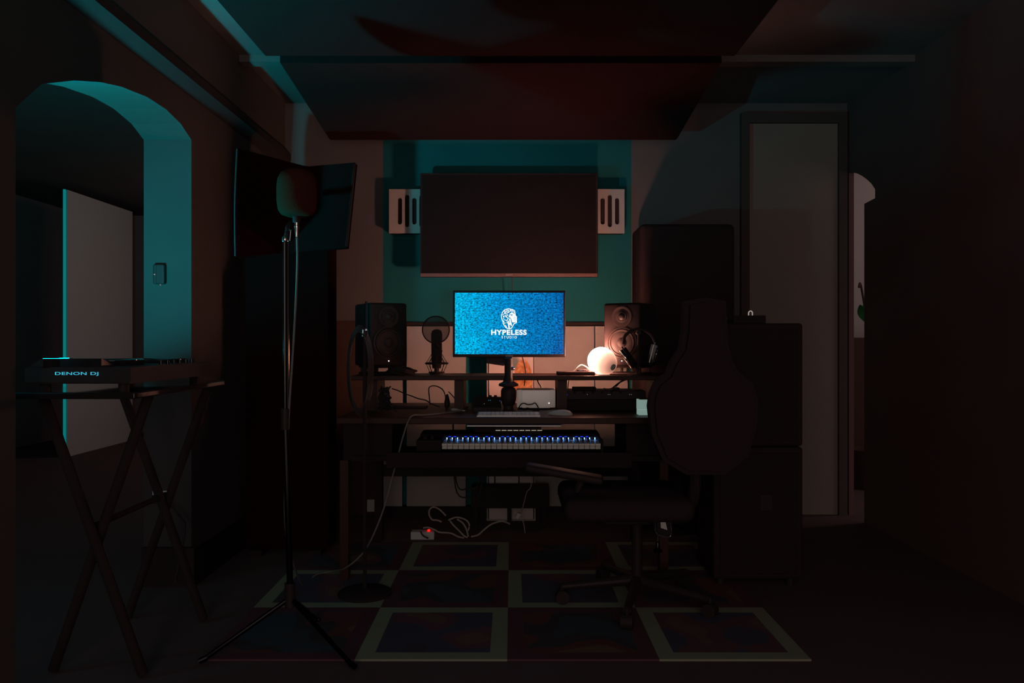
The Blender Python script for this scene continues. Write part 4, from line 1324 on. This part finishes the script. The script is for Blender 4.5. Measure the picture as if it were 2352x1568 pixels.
# tilted screens: their lit faces look away from the camera, towards the side room
for (xa, xb, mk) in ((jx0 + 0.006, jx0 + 0.094, 'dj_screen'), (jx0 + 0.104, jx0 + 0.230, 'gloss')):
    zb = zt_
    h = 0.026
    hm = MB().prism([(xa, dJ + 0.005, zb), (xa, dJ + 0.085, zb), (xa, dJ + 0.085, zb + 0.004), (xa, dJ + 0.012, zb + h), (xa, dJ + 0.005, zb + h)], (xb - xa, 0, 0), 0.001)
    if mk == 'dj_screen':
        # swivelled towards the operator in the side room
        swv = Vector(((xa + xb) / 2, dJ + 0.052, 0))
        sw = Matrix.Translation(swv) @ Matrix.Rotation(math.radians(54), 4, 'Z') @ Matrix.Translation(-swv)
        hm.bm.transform(sw)
        sm = MB().prism([(xa + 0.006, dJ + 0.079, zb + 0.0066), (xa + 0.006, dJ + 0.018, zb + 0.0254), (xa + 0.006, dJ + 0.0184, zb + 0.0260), (xa + 0.006, dJ + 0.0795, zb + 0.0074)], (xb - xa - 0.012, 0, 0))
        sm.bm.transform(sw)
        part(sm, 'screen', M['dj_screen'], root, label='bright cyan screen')
    part(hm, 'screen_housing', M['gloss'], root)
for k in range(6):
    part(MB().lathe([(0.007, 0), (0.006, 0.014), (0, 0.014)], 14, Matrix.Translation((jx1 - 0.02, dJ + 0.25 + 0.05 * k, zt_))), 'knob', M['pole'], root)

# fittings on the jamb of the arch
dJm = 3.36
root = thing('wall_control', 'small black wall control with a button on the archway jamb', 'wall control', (X(370, dJm), dJm - 0.015, Z(655, dJm)))
part(MB().bx(X(357, dJm), X(383, dJm), dJm - 0.028, dJm, Z(653, dJm), Z(608, dJm), 0.006), 'body', M['black'], root)
part(MB().bx(X(363, dJm), X(366, dJm), dJm - 0.030, dJm - 0.026, Z(652, dJm), Z(611, dJm)), 'groove', M['rubber'], root)
part(MB().lathe([(0.005, 0), (0.004, 0.005), (0, 0.006)], 16, Matrix.Translation((X(362.5, dJm), dJm - 0.027, Z(631, dJm))) @ Matrix.Rotation(math.radians(90), 4, 'X')), 'button', M['chrome'], root)
part(MB().box((X(374, dJm), dJm - 0.02, Z(654.5, dJm)), (0.005, 0.006, 0.004)), 'screw', M['chrome'], root)
root = thing('wall_socket', 'white wall socket with a dark plug low on the archway jamb', 'socket', (X(372, dJm), dJm - 0.01, Z(1150, dJm)))
part(MB().bx(X(352, dJm), X(395, dJm), dJm - 0.010, dJm, Z(1148, dJm), Z(1126, dJm), 0.002), 'plate', M['white_plastic'], root)
part(MB().bx(X(358, dJm), X(386, dJm), dJm - 0.045, dJm - 0.010, Z(1152, dJm), Z(1133, dJm), 0.004), 'plug', M['black_matt'], root)
part(MB().tube([W(372, 1150, dJm - 0.04), W(395, 1166, dJm - 0.04), W(416, 1190, dJm - 0.03), W(424, 1215, dJm - 0.03), (X(400, 3.3), 3.31, 0.03)], 0.004), 'plug_lead', M['cable_dark'], root)

# ------------------------------------------------------------------ office chair
cc = Vector((0.50, 3.12, 0.0))
root = thing('office_chair', 'black high-backed office chair on castors standing at the right of the desk', 'office chair', (cc.x, cc.y, 0.008))
prof = [(1575, 690), (1572, 760), (1566, 800), (1546, 830), (1534, 858), (1508, 880), (1497, 905), (1493, 935), (1500, 1000), (1525, 1060), (1580, 1092), (1670, 1092), (1722, 1050), (1742, 980), (1745, 920), (1732, 880), (1700, 855), (1686, 830), (1676, 790), (1670, 690), (1624, 682)]
bp = [W(a, b, 2.80) for a, b in prof]
part(MB().prism(bp, (0, 0.09, 0), 0.018, 4), 'backrest', M['cloth'], root, smooth=True)
mbs = MB().box((0.43, 3.06, 0.43), (0.48, 0.46, 0.085), 0.036, 5)
part(mbs, 'seat', M['cloth'], root, smooth=True)
part(MB().tube([(0.68, 2.90, 0.62), (0.68, 2.94, 0.45), (0.60, 3.0, 0.375), (0.50, 3.1, 0.37)], 0.022), 'back_bracket', M['black'], root)
part(MB().box((0.20, 2.99, 0.545), (0.30, 0.085, 0.03), 0.013, 4, rot=(0, math.radians(9), math.radians(-6))), 'armrest', M['rubber'], root, smooth=True)
part(MB().tube([(0.27, 2.99, 0.53), (0.25, 3.0, 0.45), (0.30, 3.02, 0.38), (0.40, 3.06, 0.375)], 0.014), 'armrest_post', M['black'], root)
part(MB().box((0.47, 3.08, 0.365), (0.24, 0.18, 0.04), 0.01), 'tilt_mechanism', M['black'], root)
ah = MB()
hp = [W(a, b, 2.86) for a, b in ((1506, 1184), (1540, 1188), (1544, 1225), (1538, 1234), (1512, 1228), (1505, 1218))]
ah.prism(hp, (0, 0.05, 0), 0.006, 3)
ahp = part(ah, 'lever_housing', M['gloss'], root, smooth=True)
sub(MB().tube([W(1507, 1188, 2.857), W(1505, 1216, 2.857), W(1512, 1228, 2.857), W(1534, 1233, 2.857), W(1542, 1224, 2.857), W(1539, 1190, 2.857)], 0.0018), 'chrome_rim', M['chrome'], ahp, root)
sub(MB().prism([W(1517, 1193, 2.857), W(1528, 1196, 2.857), W(1533, 1217, 2.857), W(1518, 1212, 2.857)], (0, 0.004, 0)), 'painted_reflection', M['white_plastic'], ahp, root, label='pale painted reflection on the gloss housing')  # bright reflection in the gloss, modelled as a pale sheet
part(MB().lathe([(0, 0), (0.016, 0), (0.017, 0.006), (0.008, 0.012), (0.0075, 0.032), (0.005, 0.037), (0, 0.038)], 24, Matrix.Translation((X(1513, 2.86), 2.88, Z(1270, 2.86)))), 'tension_knob', M['pole'], root)
part(MB().rod((X(1513, 2.86), 2.885, Z(1256, 2.86)), (X(1515, 2.86), 2.89, Z(1232, 2.86)), 0.006), 'knob_shaft', M['black'], root)
part(MB().rod((0.50, 3.12, 0.09), (0.50, 3.12, 0.36), 0.022, n=20), 'gas_column', M['black'], root)
for k in range(5):
    a = math.radians(110 + 72 * k)
    ex, ey = 0.50 + 0.30 * math.cos(a), 3.12 + 0.30 * math.sin(a)
    lg = part(MB().rod((0.50, 3.12, 0.10), (ex, ey, 0.075), 0.022, 0.014, n=12), 'base_leg', M['black'], root)
    sx_ = -math.sin(a)
    cy_ = math.cos(a)
    sub(MB().rod((ex - 0.022 * sx_, ey - 0.022 * cy_, 0.035), (ex + 0.022 * sx_, ey + 0.022 * cy_, 0.035), 0.027, n=20).rod((ex, ey, 0.04), (ex, ey, 0.085), 0.008, n=10), 'castor', M['rubber'], lg, root)

# ------------------------------------------------------------------ amplifier stack at the right
dG = 3.32
ga, gb = X(1640, dG), X(1846, dG)
for (z0, z1, lab) in ((0.038, 0.60, 'lower of the two stacked black guitar cabinets at the right of the chair'), (0.603, Z(742, dG), 'upper of the two stacked black guitar cabinets at the right of the chair')):
    root = thing('guitar_cabinet', lab, 'loudspeaker', ((ga + gb) / 2, dG + 0.15, z0 if z0 > 0.5 else 0.0), 0, 'stacked guitar cabinets')
    part(MB().bx(ga, gb, dG + 0.004, dG + 0.30, z0, z1, 0.012), 'casing', M['cloth'], root)
    part(MB().bx(ga + 0.025, gb - 0.025, dG - 0.002, dG + 0.01, z0 + 0.025, z1 - 0.025, 0.003), 'grille', M['black_matt'], root)
    part(MB().bx(gb - 0.005, gb + 0.006, dG + 0.10, dG + 0.20, (z0 + z1) / 2 - 0.03, (z0 + z1) / 2 + 0.03, 0.003), 'side_handle', M['rubber'], root)
    if z0 < 0.5:
        for xx in (ga + 0.04, gb - 0.04):
            for yy in (dG + 0.05, dG + 0.25):
                part(MB().rod((xx, yy, 0.008 if xx < 0.984 else 0.0), (xx, yy, 0.039), 0.018, n=14), 'foot', M['rubber'], root)
        part(MB().bx(X(1746, 3.318), X(1774, 3.318), 3.314, 3.32, 0.33, 0.40, 0.002), 'label_plate', M['cone'], root, label='pale label plate')
zg = Z(742, dG)
root = thing('pedal_box', 'small black pedal box with a pale arched handle on top of the guitar cabinets', 'audio equipment', (X(1725, dG), dG + 0.08, zg))
part(MB().bx(X(1688, dG), X(1763, dG), dG + 0.02, dG + 0.14, zg, Z(724, dG + 0.02), 0.003), 'casing', M['black_matt'], root)
part(MB().tube([W(1719.5, 725, dG + 0.03), W(1719.5, 718, dG + 0.03), W(1722, 714.5, dG + 0.03), W(1726, 714.5, dG + 0.03), W(1728, 718, dG + 0.03), W(1728, 725, dG + 0.03)], 0.0024), 'handle', M['dim_glow'], root, label='pale arch with its glint put in as glow')  # handle is no lamp, its glint is put in as glow

# ------------------------------------------------------------------ room beyond the right opening
root = thing('potted_plant', 'green leafy plant seen through the narrow right opening', 'plant', (X(1996, 5.6), 5.6, 0.0))
part(MB().lathe([(0, 0), (0.12, 0), (0.15, 0.28), (0.14, 0.28), (0.13, 0.25), (0, 0.25)], 28, Matrix.Translation((X(1996, 5.6), 5.6, 0.0))), 'pot', M['wainscot'], root)
part(MB().tube([(X(1996, 5.6), 5.6, 0.2), (X(1998, 5.6), 5.6, 0.7), (X(1994, 5.6), 5.6, 1.1), (X(1978, 5.6), 5.6, Z(658, 5.6)), (X(1970, 5.6), 5.58, Z(660, 5.6))], 0.008), 'stem', M['wainscot'], root)
for k, (pa, pb) in enumerate((((1994, 742), (1976, 700)), ((1998, 745), (1990, 688)), ((2004, 740), (2012, 690)))):
    p0, p1 = W(pa[0], pa[1], 5.6), W(pb[0], pb[1], 5.56)
    d = (p1 - p0)
    t = bmesh.new()
    L5 = []
    Rr = []
    for i in range(7):
        s = i / 6
        w = 0.035 * math.sin(math.pi * min(0.97, s * 0.9 + 0.08))
        c = p0 + d * s + Vector((0, 0.02 * math.sin(math.pi * s), 0))
        L5.append(t.verts.new(c + Vector((-w, 0.006, 0))))
        Rr.append(t.verts.new(c + Vector((w, -0.006, 0))))
    for i in range(6):
        t.faces.new((L5[i], Rr[i], Rr[i + 1], L5[i + 1]))
    rr = bmesh.ops.extrude_face_region(t, geom=list(t.faces))
    bmesh.ops.translate(t, vec=(0, 0.003, 0), verts=[e for e in rr['geom'] if isinstance(e, bmesh.types.BMVert)])
    bmesh.ops.recalc_face_normals(t, faces=t.faces)
    m_ = MB()
    m_._add(t)
    part(m_, 'leaf', M['leaf'], root, smooth=True)
single(MB().bx(2.35, 3.3, 5.75, 6.05, 0.0, Z(775, 5.75), 0.01), 'low_cabinet', M['wainscot'], 'low dark cabinet behind the plant in the room through the right opening', 'cabinet', Vector((2.8, 5.9, 0)))
